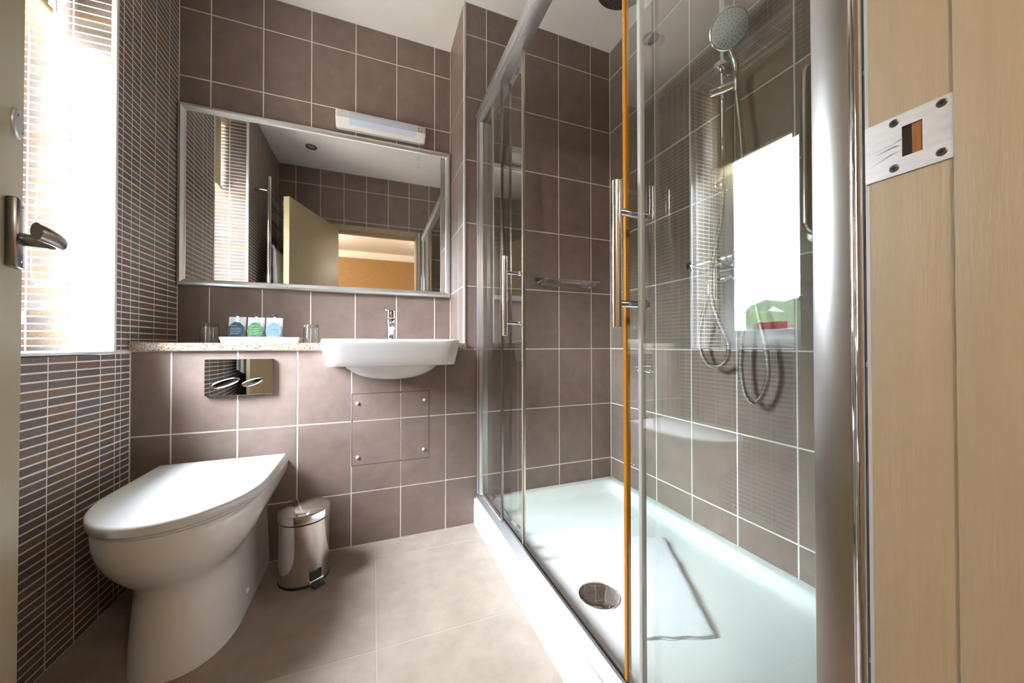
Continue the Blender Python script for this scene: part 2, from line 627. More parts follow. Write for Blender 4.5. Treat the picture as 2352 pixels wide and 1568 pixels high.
def quad_area(ps):
    q = [project(p) for p in ps]
    if any(a is None for a in q):
        return 0
    if not all(45 < a[0] < 2352 and 0 < a[1] < 1568 for a in q):
        return 0
    return abs(sum(q[i][0] * q[(i + 1) % 4][1] - q[(i + 1) % 4][0] * q[i][1] for i in range(4))) / 2


def mosaic(parent, jobs, limit=300):
    """jobs: (axis, sgn, at, u0,u1, v0,v1). The ones that show largest become tiles of their own"""
    jobs = sorted(jobs, key=lambda q: -q[0])
    rest = [MB() for _ in MOS]
    for k, (area, axis, sgn, at, u0, u1, v0, v1) in enumerate(jobs):
        mi = random.choice((0, 0, 1, 2, 2, 3, 4, 5, 1))
        w, hh = u1 - u0 - MJ, v1 - v0 - MJ
        if w < 0.003 or hh < 0.003:
            continue
        a, b = u0 + MJ / 2, v0 + MJ / 2
        loc = {'x': (at, a, b), 'y': (a, at, b), 'z': (a, b, at)}[axis]
        me = tile_mesh(w, hh, axis, sgn, 0.006, 0.0008, 'mosaic_%d' % mi)
        if k < limit and area > 0:
            link('mosaic_tile', me, parent, loc)
        else:
            rest[mi].add([Vector(v.co) + Vector(loc) for v in me.vertices], [tuple(p.vertices) for p in me.polygons])
    allb = MB()
    ids = []
    for i, r in enumerate(rest):
        ids += [i] * len(r.f)
        allb.add(r.v, r.f)
    if not allb.f:
        return
    me = bpy.data.meshes.new('mosaic_tiles')
    me.from_pydata(allb.v, [], allb.f)
    for m_ in MOS:
        me.materials.append(m_)
    me.polygons.foreach_set('material_index', ids)
    o = link('mosaic_tiles', me, parent)
    o['kind'] = 'stuff'


jobs = []
for (y0, y1, z0, z1) in ((YF, WY0 - 0.010, 0, ZC), (WY0 - 0.010, WY1 + 0.010, 0, 0.826), (WY0 - 0.010, WY1 + 0.010, WZ1 + 0.010, ZC), (WY1 + 0.010, Y1, 0, 0.826), (WY1 + 0.010, Y1, 0.836, ZC), (Y1, Y2, 0.865, ZC)):
    for (a, b) in spans(y0, y1, MYO, MYP):
        for (c, d) in mosaic_rows(z0, z1):
            jobs.append((quad_area([(XL, a, c), (XL, b, c), (XL, b, d), (XL, a, d)]), 'x', 1, XL, a, b, c, d))
mosaic(wall_left, jobs)

# recess of the window: three tiled cheeks on a grout bed, tiled ledge
rv = MB().box(XL - DEP, XL - 0.004, WY1 + G, WY1 + 0.02, WZ0, WZ1).box(XL - DEP, XL - 0.004, WY0 - 0.02, WY0 - G, WZ0, WZ1)
rv.box(XL - DEP, XL - 0.004, WY0 - 0.02, WY1 + 0.02, WZ1 + G, WZ1 + 0.02)
wall_recess = struct('wall_recess', rv, 'mosaic_grout', 'sunlit strip mosaic cheeks of the window recess')
jobs = []
XA, XB = XL - DEP, XL - 0.008
for (a, b) in spans(XA, XB, -0.9015, 0.0995):
    for (c, d) in mosaic_rows(WZ0, WZ1):
        jobs.append((quad_area([(a, WY1, c), (b, WY1, c), (b, WY1, d), (a, WY1, d)]), 'y', -1, WY1, a, b, c, d))
        jobs.append((0, 'y', 1, WY0, a, b, c, d))
for (a, b) in spans(XA, XB, XL, MP):
    for (c, d) in spans(WY0, WY1, MYO, MYP):
        jobs.append((0, 'z', -1, WZ1, a, b, c, d))
mosaic(wall_recess, jobs)

# white edging strips
struct('trim_1', MB().box(XN - 0.003, XN + 0.008, Y1 - 0.003, Y1 + 0.005, ZB + 0.005, ZC - 0.001, 0.002), 'white_trim', 'white corner bead between basin recess and shower')
struct('trim_2', MB().box(XL - 0.012, XL + 0.003, WY1 - 0.004, WY1 + 0.010, WZ0 + 0.001, WZ1 + 0.010, 0.003), 'white_trim', 'upright white edging strip on the far side of the window')
struct('trim_3', MB().box(XL - 0.012, XL + 0.003, WY0 - 0.010, WY0 + 0.004, WZ0 + 0.001, WZ1 + 0.010, 0.003), 'white_trim', 'upright white edging strip on the near side of the window')
struct('trim_4', MB().box(XL - 0.012, XL + 0.003, WY0 - 0.010, Y1 - 0.012, 0.826, WZ0, 0.003), 'white_trim', 'white edging strip along the window ledge')
struct('trim_5', MB().box(XL - 0.012, XL + 0.003, WY0 + 0.0045, WY1 - 0.0045, WZ1 - 0.004, WZ1 + 0.010, 0.003), 'white_trim', 'white edging strip along the top of the window recess')
struct('trim_6', MB().box(XL - DEP, XL - 0.0125, WY0 - 0.001, WY1 + 0.001, WZ0 - 0.010, WZ0 - 0.001, 0.002), 'white_trim', 'white ledge of the window recess')

# window: outer frame, sash, pane
win = empty('window_1', (XL - DEP - 0.03, (WY0 + WY1) / 2, WZ0))
tag(win, 'white plastic window with one clear pane', None, None, 'structure')
xw0, xw1 = XL - DEP - 0.07, XL - DEP


def frame_bars(b, y0, y1, z0, z1, w, x0, x1, c=0.004):
    b.box(x0, x1, y0, y0 + w, z0, z1, c).box(x0, x1, y1 - w, y1, z0, z1, c)
    b.box(x0, x1, y0 + w, y1 - w, z0, z0 + w, c).box(x0, x1, y0 + w, y1 - w, z1 - w, z1, c)


part('outer_frame', 'upvc', win, lambda b: frame_bars(b, WY0 - 0.002, WY1 + 0.002, WZ0 - 0.004, WZ1 + 0.002, 0.052, xw0, xw1 - 0.016))
part('sash', 'upvc', win, lambda b: frame_bars(b, WY0 + 0.065, WY1 - 0.025, WZ0 + 0.045, WZ1 - 0.045, 0.058, xw0 + 0.005, xw1 - 0.004))
part('pane', 'window_glass', win, lambda b: b.box(xw0 + 0.025, xw0 + 0.031, WY0 + 0.118, WY1 - 0.078, WZ0 + 0.098, WZ1 - 0.098))

# outside: ground made pale to bounce added light onto the ceiling, and a hedge
struct('ground_outside', MB().box(-30, XL - 0.31, -14, 16, -0.5, -0.3), 'bounce_ground', 'ground outside the window, made pale to bounce light onto the ceiling')
hb = MB()
rs = []
rr = random.Random(5)
for i in range(61):
    y = -12 + 28 * i / 60
    ring = []
    for t in range(13):
        a = math.pi * t / 12
        q = 1 + rr.uniform(-0.16, 0.16)
        ring.append((-9.2 + 0.9 * math.cos(a) * q, y + rr.uniform(-0.1, 0.1), -0.32 + 2.15 * math.sin(a) ** 0.45 * q))
    rs.append(ring)
hb.rings(rs, closed=False)
hedge = hb.build('hedge', 'hedge_leaf')
tag(hedge, 'clipped green hedge beyond the pale ground, reflected in the shower glass', 'hedge')
part('masonry', 'brick_out', wall_left, lambda b: b.box(XL - 0.36, XL - 0.301, -4.0, WY0 - 0.03, -0.4, 3.2).box(XL - 0.36, XL - 0.301, WY1 + 0.03, 5.0, -0.4, 3.2).box(XL - 0.36, XL - 0.301, WY0 - 0.03, WY1 + 0.03, -0.4, WZ0 - 0.03).box(XL - 0.36, XL - 0.301, WY0 - 0.03, WY1 + 0.03, WZ1 + 0.03, 3.2))

# bedroom behind the viewpoint, seen through the doorway in the mirror
BY, BX0, BX1, BZ = -2.6, -1.6, 1.6, 2.42
struct('wall_bedroom_end', MB().box(BX0 - 0.1, BX1 + 0.1, BY - 0.1, BY, -0.05, BZ), 'wood_paper', 'bedroom wall in horizontal orange-brown grain, reflected in the mirror')
struct('wall_bedroom_left', MB().box(BX0 - 0.1, BX0, BY, 0.044, -0.05, BZ), 'bedroom_plaster', 'plain cream bedroom side wall')
struct('wall_bedroom_right', MB().box(BX1, BX1 + 0.1, BY, 0.044, -0.05, BZ), 'bedroom_plaster', 'plain cream bedroom wall opposite')
struct('wall_bedroom_door', MB().box(BX0, DX0, 0.030, 0.0445, -0.05, BZ).box(DX1, BX1, 0.030, 0.0445, -0.05, BZ).box(DX0, DX1, 0.030, 0.0445, DZ, BZ), 'bedroom_plaster', 'bedroom face of the wall with the doorway')
struct('floor_bedroom', MB().box(BX0 - 0.1, BX1 + 0.1, BY - 0.1, 0.0, -0.10, -0.004), 'carpet', 'brown bedroom carpet')
struct('ceiling_bedroom', MB().box(BX0 - 0.1, BX1 + 0.1, BY - 0.1, 0.1, BZ, BZ + 0.1), 'bedroom_plaster', 'cream bedroom ceiling')
struct('trim_7', MB().prism([(BY, BZ - 0.10), (BY + 0.012, BZ - 0.10), (BY + 0.03, BZ - 0.085), (BY + 0.06, BZ - 0.03), (BY + 0.075, BZ), (BY, BZ)], 'x', BX0, BX1), 'bedroom_plaster', 'cream coving along the bedroom ceiling')
for LP, glow, lab in ((Vector((-1.0, -1.3, 2.02)), 'fill_glow', 'added globe fill lamp on the left side of the bedroom, out of view'), (Vector((0.80, -1.25, 2.02)), 'fill_glow_dim', 'dimmer added globe fill lamp on the right side of the bedroom, out of view')):
    bl = empty('added_fill_lamp', LP)  # added lamps, never in view: warm fill through the doorway
    tag(bl, lab, 'lamp', 'added bedroom fill lamps')
    part('ceiling_rose', 'white_plastic', bl, lambda b: b.lathe([(0.05, 0.0), (0.05, -0.02), (0.01, -0.035)], (LP.x, LP.y, BZ - 0.0005)))
    part('cable', 'white_plastic', bl, lambda b: b.cyl((LP.x, LP.y, LP.z + 0.12), (LP.x, LP.y, BZ - 0.03), 0.003, 8))
    part('globe', glow, bl, lambda b: b.lathe([(0.02, 0.121), (0.06, 0.105), (0.105, 0.06), (0.122, 0.0), (0.105, -0.06), (0.06, -0.105), (0.001, -0.122)], LP))

# ------------------------------------------------------------------ door frame, door
frm = MB()
frm.box(XJ, DX1, 0.028, 0.181, 0.0, DZ, 0.002).box(DX0, -0.345, 0.028, 0.196, 0.0, DZ, 0.002).box(-0.345, XJ, 0.028, 0.196, 1.962, DZ, 0.002)
frame = struct('trim_8', frm, 'cream_paint', 'cream painted wooden door frame with a metal strike plate')
part('door_stop', 'cream_paint', frame, lambda b: b.box(0.4118, XJ - 0.0002, 0.03, 0.1296, 0.0, 1.962, 0.0010).box(-0.345, -0.3395, 0.03, 0.1289, 0.0, 1.962, 0.0012).box(-0.3395, 0.4118, 0.03, 0.1289, 1.9565, 1.962, 0.0012))
part('seal_strip', 'white_trim', frame, lambda b: b.box(0.4360, 0.4515, 0.1813, 0.1926, 0.0, DZ, 0.001))
sp = MB()
hy0, hy1, hz0, hz1 = 0.1463, 0.1584, 1.0105, 1.0358
py0, py1, pz0, pz1 = 0.1298, 0.1812, 0.9967, 1.0470
for (a, b, c, d) in ((py0, hy0, pz0, pz1), (hy1, py1, pz0, pz1), (hy0, hy1, pz0, hz0), (hy0, hy1, hz1, pz1)):
    sp.box(XJ - 0.0013, XJ - 0.0001, a, b, c, d)
sp.box(XJ - 0.0013, XJ + 0.006, py1, py1 + 0.0012, pz0, pz1)
plate = sp.build('strike_plate', 'old_plate', frame)
plate['label'] = 'worn bare metal strike plate on the cream jamb'
part('latch_hole', 'pine', plate, lambda b: b.box(XJ - 0.0001, XJ + 0.0002, hy0 + 0.0, hy1, hz0, hz1))
part('latch_shade', 'recess_shade', plate, lambda b: b.box(XJ - 0.00025, XJ + 0.0001, hy0 + 0.0065, hy1, hz0, hz1))  # flat dark patch painted as the shade inside the latch hole
for (a, b) in ((0.1632, 1.0416), (0.1357, 1.0417), (0.1361, 1.0035), (0.1633, 1.0031)):
    s = part('screw', 'dark_steel', plate, lambda q: q.lathe([(0.0001, 0.0006), (0.0026, 0.0006), (0.0033, 0.0)], (XJ - 0.0013, a, b), 20, (-1, 0, 0)))
    part('screw_slot', 'rubber', plate, lambda q: q.box(XJ - 0.0021, XJ - 0.0014, a - 0.0016, a + 0.0016, b - 0.0004, b + 0.0004).box(XJ - 0.0021, XJ - 0.0014, a - 0.0004, a + 0.0004, b - 0.0016, b + 0.0016))

for pts in ([(0.1587, 1.0250), (0.1587, 1.0262), (0.1640, 1.0240), (0.1786, 1.0222), (0.1660, 1.0232)], [(0.1592, 1.0205), (0.1625, 1.0222), (0.1672, 1.0214), (0.1760, 1.0190), (0.1640, 1.0204)], [(0.1600, 1.0162), (0.1655, 1.0158), (0.1798, 1.0100), (0.1640, 1.0152)]):
    part('scratch', 'worn_mark', plate, lambda q: q.prism(pts, 'x', XJ - 0.00136, XJ - 0.00128))

TH = math.radians(111.6)
dvec = Vector((math.cos(TH), math.sin(TH), 0))
nB = Vector((math.sin(TH), -math.cos(TH), 0))
O = Vector((-0.300, 0.205, 0))


def DP(x, o, z):
    return O + dvec * x + nB * o + Vector((0, 0, z))


def dbox(b, x0, x1, o0, o1, z0, z1, c=0.0):
    t = MB().box(x0, x1, o0, o1, z0, z1, c)
    b.add([DP(*p) for p in t.v], t.f)


door = MB()
dbox(door, 0, 0.745, -0.044, 0, 0.008, 1.955, 0.0025)
door = struct('door_1', door, 'door_paint', 'cream painted bathroom door standing open with a steel lever handle')
hp = MB()
dbox(hp, 0.655, 0.698, 0.0002, 0.0125, 0.980, 1.092, 0.003)
hp = hp.build('handle_plate', 'dark_steel', door)
hp['label'] = 'dark steel lever handle on its plate'
for z in (0.992, 1.080):
    part('screw', 'chrome', hp, lambda q: q.lathe([(0.0001, 0.001), (0.003, 0.001), (0.0036, 0.0)], DP(0.677, 0.0125, z), 16, nB))
lv = MB()
lv.cyl(DP(0.680, 0.012, 1.028), DP(0.680, 0.040, 1.028), 0.0105, 20)
rs = []
for k in range(15):
    t = k / 14
    a = math.radians(90 * min(1, t * 2.6))
    if t < 0.385:
        x, o = 0.680 + 0.006 - 0.018 * (1 - math.cos(a)), 0.036 + 0.018 * math.sin(a)
        tx, to = -math.sin(a), math.cos(a)
    else:
        s = (t - 0.385) / 0.615
        x, o = 0.668 - 0.085 * s, 0.054 - 0.010 * s * s
        tx, to = -1.0, -0.2 * s
    ln = math.hypot(tx, to)
    tx, to = tx / ln, to / ln
    hw, hh = 0.0075 - 0.001 * t, 0.0105 + 0.003 * t
    ring = []
    for i in range(20):
        q = 2 * math.pi * i / 20
        ring.append(DP(x + (-to) * hw * math.cos(q), o + tx * hw * math.cos(q), 1.028 - 0.002 * t + hh * math.sin(q)))
    rs.append(ring)
lv.rings(rs)
lv.build('lever', 'dark_steel', hp)
cv = part('cover_disc', 'frame_alu', door, lambda q: q.lathe([(0.0001, 0.004), (0.0225, 0.004), (0.0245, 0.002), (0.0248, 0.0)], DP(0.703, 0.0002, 1.226), 32, nB))
cv['label'] = 'round grey metal cover disc'
for s in (-1, 1):
    part('screw', 'dark_steel', cv, lambda q: q.lathe([(0.0001, 0.0008), (0.0022, 0.0008), (0.0028, 0.0)], DP(0.703 + s * 0.012, 0.0042, 1.226 - s * 0.010), 12, nB))

# ------------------------------------------------------------------ stone shelf and basin
BXc, BHW = 0.0815, 0.2615          # basin centre and half width
BYF, BYB = 1.452, 1.800
shelf = MB()
nx0, nx1, nyb = BXc - 0.2575, BXc + 0.2575, 1.7985
shelf.prism([(XL + 0.001, 1.652), (nx0, 1.652), (nx0, nyb), (nx1, nyb), (nx1, 1.652), (XN + 0.0035, 1.652), (XN + 0.0035, Y1 - 0.004), (XN - 0.004, Y1 - 0.004), (XN - 0.001, Y2 - 0.001), (XL + 0.001, Y2 - 0.001)], 'z', ZB + 0.001, 0.8625)
tag(shelf.build('stone_shelf', 'granite'), 'speckled beige granite shelf running under the mirror', 'shelf')

basin = empty('wash_basin', (BXc, 1.6, 0.71))
tag(basin, 'white ceramic basin half set into the granite shelf', 'basin')
bm_ = MB()
cyb = (BYF + BYB) / 2
hyb = (BYB - BYF) / 2
rg = []
for z, hx, y0, y1, e in ((0.7105, 0.02, 1.575, 1.605, 2), (0.7125, 0.06, 1.545, 1.640, 2), (0.720, 0.105, 1.520, 1.675, 2), (0.733, 0.140, 1.500, 1.700, 2.1), (0.748, 0.165, 1.487, 1.715, 2.2), (0.762, 0.183, 1.478, 1.725, 2.4), (0.7715, 0.198, 1.472, 1.74, 3)):
    rg.append(sring(BXc, (y0 + y1) / 2, hx, (y1 - y0) / 2, z, e, 72))
for z, ins, e in ((0.7725, 0.016, 9), (0.7755, 0.0145, 10), (0.800, 0.010, 11), (0.830, 0.005, 12), (0.855, 0.0015, 12), (0.868, 0.0, 12), (0.8745, 0.0015, 12), (0.877, 0.005, 12)):
    rg.append(sring(BXc, cyb + ins * 0.4, BHW - ins, hyb - ins * 0.5, z, e, 72))
for z, hx, y0, y1, e in ((0.877, 0.238, 1.472, 1.700, 6), (0.873, 0.232, 1.478, 1.694, 5), (0.845, 0.215, 1.492, 1.684, 4), (0.80, 0.180, 1.515, 1.668, 3), (0.765, 0.12, 1.54, 1.64, 2.4), (0.752, 0.04, 1.575, 1.605, 2)):
    rg.append(sring(BXc, (y0 + y1) / 2, hx, (y1 - y0) / 2, z, e, 72))
bm_.rings(rg)
bm_.build('basin_body', 'ceramic', basin, 50)
part('waste', 'chrome', basin, lambda b: b.lathe([(0.001, 0.003), (0.020, 0.003), (0.022, 0.0)], (BXc, 1.59, 0.7525)))

tp = (0.079, 1.742)
tap = empty('basin_tap', (tp[0], tp[1], 0.877))
tag(tap, 'chrome mixer tap standing on the basin', 'tap')
part('base_ring', 'chrome', tap, lambda b: b.lathe([(0.024, 0), (0.024, 0.004), (0.020, 0.008)], (tp[0], tp[1], 0.8772)))
part('tap_body', 'chrome', tap, lambda b: b.lathe([(0.0185, 0.006), (0.0185, 0.080), (0.0200, 0.083), (0.0205, 0.090), (0.0190, 0.0935)], (tp[0], tp[1], 0.877)))
part('cartridge_ring', 'rubber', tap, lambda b: b.lathe([(0.0165, 0.0935), (0.0165, 0.0985)], (tp[0], tp[1], 0.877)))
part('lever_cap', 'chrome', tap, lambda b: b.lathe([(0.0195, 0.0985), (0.0215, 0.101), (0.0212, 0.129), (0.0195, 0.134), (0.012, 0.1365)], (tp[0], tp[1], 0.877)))
part('lever_pin', 'chrome', tap, lambda b: b.tube([(tp[0] - 0.006, tp[1] - 0.006, 1.010), (tp[0] - 0.028, tp[1] - 0.024, 1.016)], 0.004, 10, smooth=False))
part('spout', 'chrome', tap, lambda b: b.tube([(tp[0], tp[1] - 0.010, 0.944), (tp[0], tp[1] - 0.06, 0.945), (tp[0], tp[1] - 0.105, 0.938), (tp[0], tp[1] - 0.118, 0.926)], 0.0115, 16))

# ------------------------------------------------------------------ mirror
mir = empty('wall_mirror', (-0.195, Y2, 1.12))
tag(mir, 'wide mirror in a brushed silver frame above the shelf', 'mirror')
mx0, mx1, mz0, mz1 = XL + 0.002, XN - 0.001, 1.116, 1.918
fw, fy0, fy1 = 0.030, 1.963, Y2 - 0.0005


def mitred(b, side):
    q = {'top': [(mx0, mz1), (mx1, mz1), (mx1 - fw, mz1 - fw), (mx0 + fw, mz1 - fw)],
         'bottom': [(mx0, mz0), (mx1, mz0), (mx1 - fw, mz0 + fw), (mx0 + fw, mz0 + fw)],
         'left': [(mx0, mz0), (mx0, mz1), (mx0 + fw, mz1 - fw), (mx0 + fw, mz0 + fw)],
         'right': [(mx1, mz0), (mx1, mz1), (mx1 - fw, mz1 - fw), (mx1 - fw, mz0 + fw)]}[side]
    cxm, czm = (mx0 + mx1) / 2, (mz0 + mz1) / 2
    def sh(p, a):   # move a point of the bar's section from the outer (0) to the inner (1) edge
        o_, i_ = p
        return (o_[0] + (i_[0] - o_[0]) * a, o_[1] + (i_[1] - o_[1]) * a)
    prof = [(0, fy1), (0, fy0 + 0.006), (0.12, fy0 + 0.001), (0.45, fy0 - 0.002), (0.85, fy0 + 0.002), (1.0, fy0 + 0.008), (1.0, fy1)]
    ends = [(q[0], q[3]), (q[1], q[2])]
    rs_ = []
    for e in ends:
        rs_.append([(sh(e, a)[0], y, sh(e, a)[1]) for a, y in prof])
    b.rings(rs_)


for s in ('top', 'bottom', 'left', 'right'):
    part('frame_bar', 'frame_alu', mir, lambda b: mitred(b, s), 25)
part('mirror_glass', 'mirror_chrome', mir, lambda b: b.box(mx0 + fw - 0.004, mx1 - fw + 0.004, 1.9725, 1.977, mz0 + fw - 0.004, mz1 - fw + 0.004))

# ------------------------------------------------------------------ shaver light
LX0, LX1, LZ0, LZ1 = -0.172, 0.262, 1.942, 2.026
sl = empty('shaver_light', ((LX0 + LX1) / 2, Y2, LZ0))
tag(sl, 'white shaver light with a bluish diffuser and pull cord above the mirror', 'light')
yb = Y2 - 0.0005


def bar_section(b, x0, x1, infl=0.0, ends=True):
    # rounded top front, flat front sloping back under
    prof = [(yb, LZ1 - 0.004), (yb - 0.030, LZ1), (yb - 0.045, LZ1 - 0.006), (yb - 0.053, LZ1 - 0.020), (yb - 0.054, LZ0 + 0.036), (yb - 0.048, LZ0 + 0.028), (yb - 0.018, LZ0 + 0.001), (yb, LZ0)]
    cz, cyy = (LZ0 + LZ1) / 2, yb - 0.027
    def ring(x, k):
        return [(x, cyy + (y - cyy) * (k + infl), cz + (z - cz) * (k + infl)) if abs(y - yb) > 1e-6 else (x, yb, cz + (z - cz) * (k + infl)) for y, z in prof]
    if ends:
        b.rings([ring(x0, 0.90), ring(x0 + 0.004, 0.97), ring(x0 + 0.010, 1.0), ring(x1 - 0.010, 1.0), ring(x1 - 0.004, 0.97), ring(x1, 0.90)])
    else:
        b.rings([ring(x0, 1.0), ring(x1, 1.0)])


part('housing', 'lamp_housing', sl, lambda b: bar_section(b, LX0, LX1), 30)
dz = MB()
dprof = [(yb - 0.022, LZ1 + 0.0008), (yb - 0.0305, LZ1 + 0.0008), (yb - 0.0456, LZ1 - 0.0055), (yb - 0.0538, LZ1 - 0.020), (yb - 0.0548, LZ0 + 0.036), (yb - 0.0486, LZ0 + 0.0275), (yb - 0.034, LZ0 + 0.0145), (yb - 0.034, LZ0 + 0.03)]
dz.rings([[(x, y, z) for y, z in dprof] for x in (LX0 + 0.062, LX1 - 0.052)])
dz.build('diffuser', 'diffuser', sl, 30)
part('diffuser_clip', 'lamp_housing', sl, lambda b: b.lathe([(0.001, 0.0015), (0.005, 0.0015), (0.006, 0)], (0.048, yb - 0.038, LZ1 - 0.0015), 14, (0, -0.5, 0.85)))
sk = MB()
for i in (0, 1):
    for k in (0, 1):
        sk.lathe([(0.0001, 0.0006), (0.0028, 0.0006), (0.0028, 0)], (LX1 - 0.036 + 0.015 * i, yb - 0.0540, LZ0 + 0.044 + 0.0145 * k), 12, (0, -1, 0))
sk = sk.build('shaver_socket', 'rubber', sl)
pmk = MB()
for (x, z, w) in ((-0.041, 0.0695, 0.016), (-0.021, 0.0695, 0.010), (-0.046, 0.051, 0.006), (-0.036, 0.051, 0.005), (-0.021, 0.051, 0.005)):
    pmk.box(LX1 + x, LX1 + x + w, yb - 0.0549, yb - 0.0539, LZ0 + z - 0.0008, LZ0 + z + 0.0008)
pmk.build('printed_marks', 'nozzle', sl)
cord = part('pull_cord', 'white_plastic', sl, lambda b: b.cyl((LX1 - 0.030, yb - 0.018, LZ0 + 0.003), (LX1 - 0.030, yb - 0.018, LZ0 - 0.090), 0.0010, 8))
part('cord_pull', 'white_plastic', cord, lambda b: b.lathe([(0.0012, 0), (0.0022, -0.006), (0.0042, -0.020), (0.0042, -0.022), (0.0015, -0.023)], (LX1 - 0.030, yb - 0.018, LZ0 - 0.088), 14).lathe([(0.0025, 0), (0.0035, -0.014), (0.003, -0.016)], (LX1 - 0.0325, yb - 0.018, LZ0 - 0.113), 12))

# ------------------------------------------------------------------ on the shelf
SZ = 0.8628


def tumbler(x, y, label):
    b = MB()
    b.lathe([(0.0325, 0.0), (0.0300, 0.070), (0.0290, 0.0795), (0.0265, 0.0825), (0.001, 0.0825), (0.001, 0.0700), (0.0255, 0.0690), (0.0275, 0.062), (0.0300, 0.0)], (x, y, SZ), 40)
    o = b.build('drinking_glass', 'tumbler_glass')
    tag(o, label, 'glass', 'upturned tumblers on the shelf')


tumbler(-0.624, 1.822, 'upturned clear tumbler at the left end of the shelf')
tumbler(-0.256, 1.822, 'upturned clear tumbler between the white tray and the basin')

ty, thx, thy = 1.800, 0.141, 0.052
tcx = -0.432
tb = MB()
tb.rings([rrect(tcx, ty, thx - 0.006, thy - 0.006, 0.008, SZ), rrect(tcx, ty, thx, thy, 0.008, SZ + 0.0235), rrect(tcx, ty, thx - 0.002, thy - 0.002, 0.008, SZ + 0.0245), rrect(tcx, ty, thx - 0.006, thy - 0.006, 0.006, SZ + 0.0235), rrect(tcx, ty, thx - 0.010, thy - 0.010, 0.006, SZ + 0.005), rrect(tcx, ty, 0.02, 0.01, 0.003, SZ + 0.005)])
tag(tb.build('toiletries_tray', 'ceramic'), 'shallow white tray holding three toiletry pouches', 'tray')


def pouch(x, lab_mat, label, lean):
    o = empty('toiletry_pouch', (x, 1.80, SZ + 0.006))
    tag(o, label, 'pouch', 'toiletry pouches on the white tray')
    hw, H0 = 0.0305, 0.102
    rs_ = []
    for k in range(9):
        t = k / 8
        z = SZ + 0.0065 + H0 * t
        d = 0.016 * (1 - t) ** 0.7 + 0.0015
        w = hw * (0.93 + 0.07 * min(1, t * 3))
        y = 1.795 + lean * t
        ring = []
        for i in range(24):
            a = 2 * math.pi * i / 24
            c, s = math.cos(a), math.sin(a)
            ring.append((x + w * math.copysign(abs(c) ** 0.6, c), y + d * s, z))
        rs_.append(ring)
    b = MB().rings(rs_)
    b.build('pouch_body', 'pouch_film', o, 50)
    lb = MB()
    rl = []
    for k in range(5):
        rad = 1 - k / 4.2
        rl.append([(x + 0.0275 * rad * math.cos(a), 1.7935 + lean * (0.42 + 0.36 * rad * math.sin(a)) - (0.0135 * (1 - (0.42 + 0.36 * rad * math.sin(a))) ** 0.7 + 0.0068), SZ + 0.0065 + H0 * (0.43 + 0.36 * rad * math.sin(a))) for a in [2 * math.pi * i / 28 for i in range(28)]])
    lb.rings(rl, cap0=False)
    lab = lb.build('pouch_label', lab_mat, o, 60)
    pr_ = MB()
    for i, w in enumerate((0.020, 0.036, 0.038, 0.036, 0.030)):
        t = 0.60 - 0.075 * i if i else 0.63
        y = 1.7925 + lean * t - (0.0135 * (1 - t) ** 0.7 + 0.0076)
        pr_.box(x - 0.019, x - 0.019 + w, y - 0.0004, y + 0.0001, SZ + 0.0065 + H0 * t, SZ + 0.0065 + H0 * t + 0.0016)
    pr_.build('label_print', 'label_print', lab)
    yt = 1.795 + lean
    part('pump_neck', 'white_plastic', o, lambda q: q.lathe([(0.0052, -0.022), (0.0052, 0.002), (0.003, 0.004)], (x, yt, SZ + 0.0065 + H0), 16))
    part('pump_cap', 'bottle_pump', o, lambda q: q.lathe([(0.0040, 0.001), (0.0036, 0.008), (0.0088, 0.0105), (0.0092, 0.014), (0.007, 0.016), (0.001, 0.0163)], (x, yt, SZ + 0.0065 + H0), 18))


pouch(-0.5235, 'label_navy', 'clear pouch with a dark navy oval label', 0.008)
pouch(-0.4580, 'label_green', 'clear pouch with a green oval label', 0.010)
pouch(-0.3930, 'label_blue', 'clear pouch with a pale blue label', 0.012)

# ------------------------------------------------------------------ flush plate, service panel
fp = empty('flush_plate', (-0.473, Y1, 0.662))
tag(fp, 'polished chrome flush plate with two oval buttons above the toilet', 'flush plate')
fr_ = MB()
rs = []
for k in range(17):       # gently bowed front
    t = k / 16
    x = -0.581 + 0.216 * t
    bow = 0.011 + 0.006 * math.sin(math.pi * t)
    rs.append([(x, Y1 - 0.0003, 0.6635), (x, Y1 - bow + 0.001, 0.6635), (x, Y1 - bow, 0.6645), (x, Y1 - bow - 0.001, 0.732), (x, Y1 - bow, 0.7995), (x, Y1 - bow + 0.001, 0.8005), (x, Y1 - 0.0003, 0.8005)])
fr_.rings(rs)
fr_.build('cover', 'mirror_chrome', fp, 30)
for (cx, cz, hw, hh) in ((-0.516, 0.711, 0.048, 0.0135), (-0.430, 0.712, 0.036, 0.0125)):
    tlt = math.radians(18)
    def ringo(k, y):
        out = []
        for i in range(40):
            a = 2 * math.pi * i / 40
            p, q_ = hw * k * math.cos(a), hh * k * math.sin(a)
            out.append((cx + p * math.cos(tlt) - q_ * math.sin(tlt), y, cz + p * math.sin(tlt) + q_ * math.cos(tlt)))
        return out
    y0 = Y1 - 0.0145
    part('flush_button', 'chrome', fp, lambda b: b.rings([ringo(1.0, y0), ringo(1.0, y0 - 0.0065), ringo(0.95, y0 - 0.0076), ringo(0.90, y0 - 0.0070), ringo(0.60, y0 - 0.0062), ringo(0.2, y0 - 0.0058)]), 40)

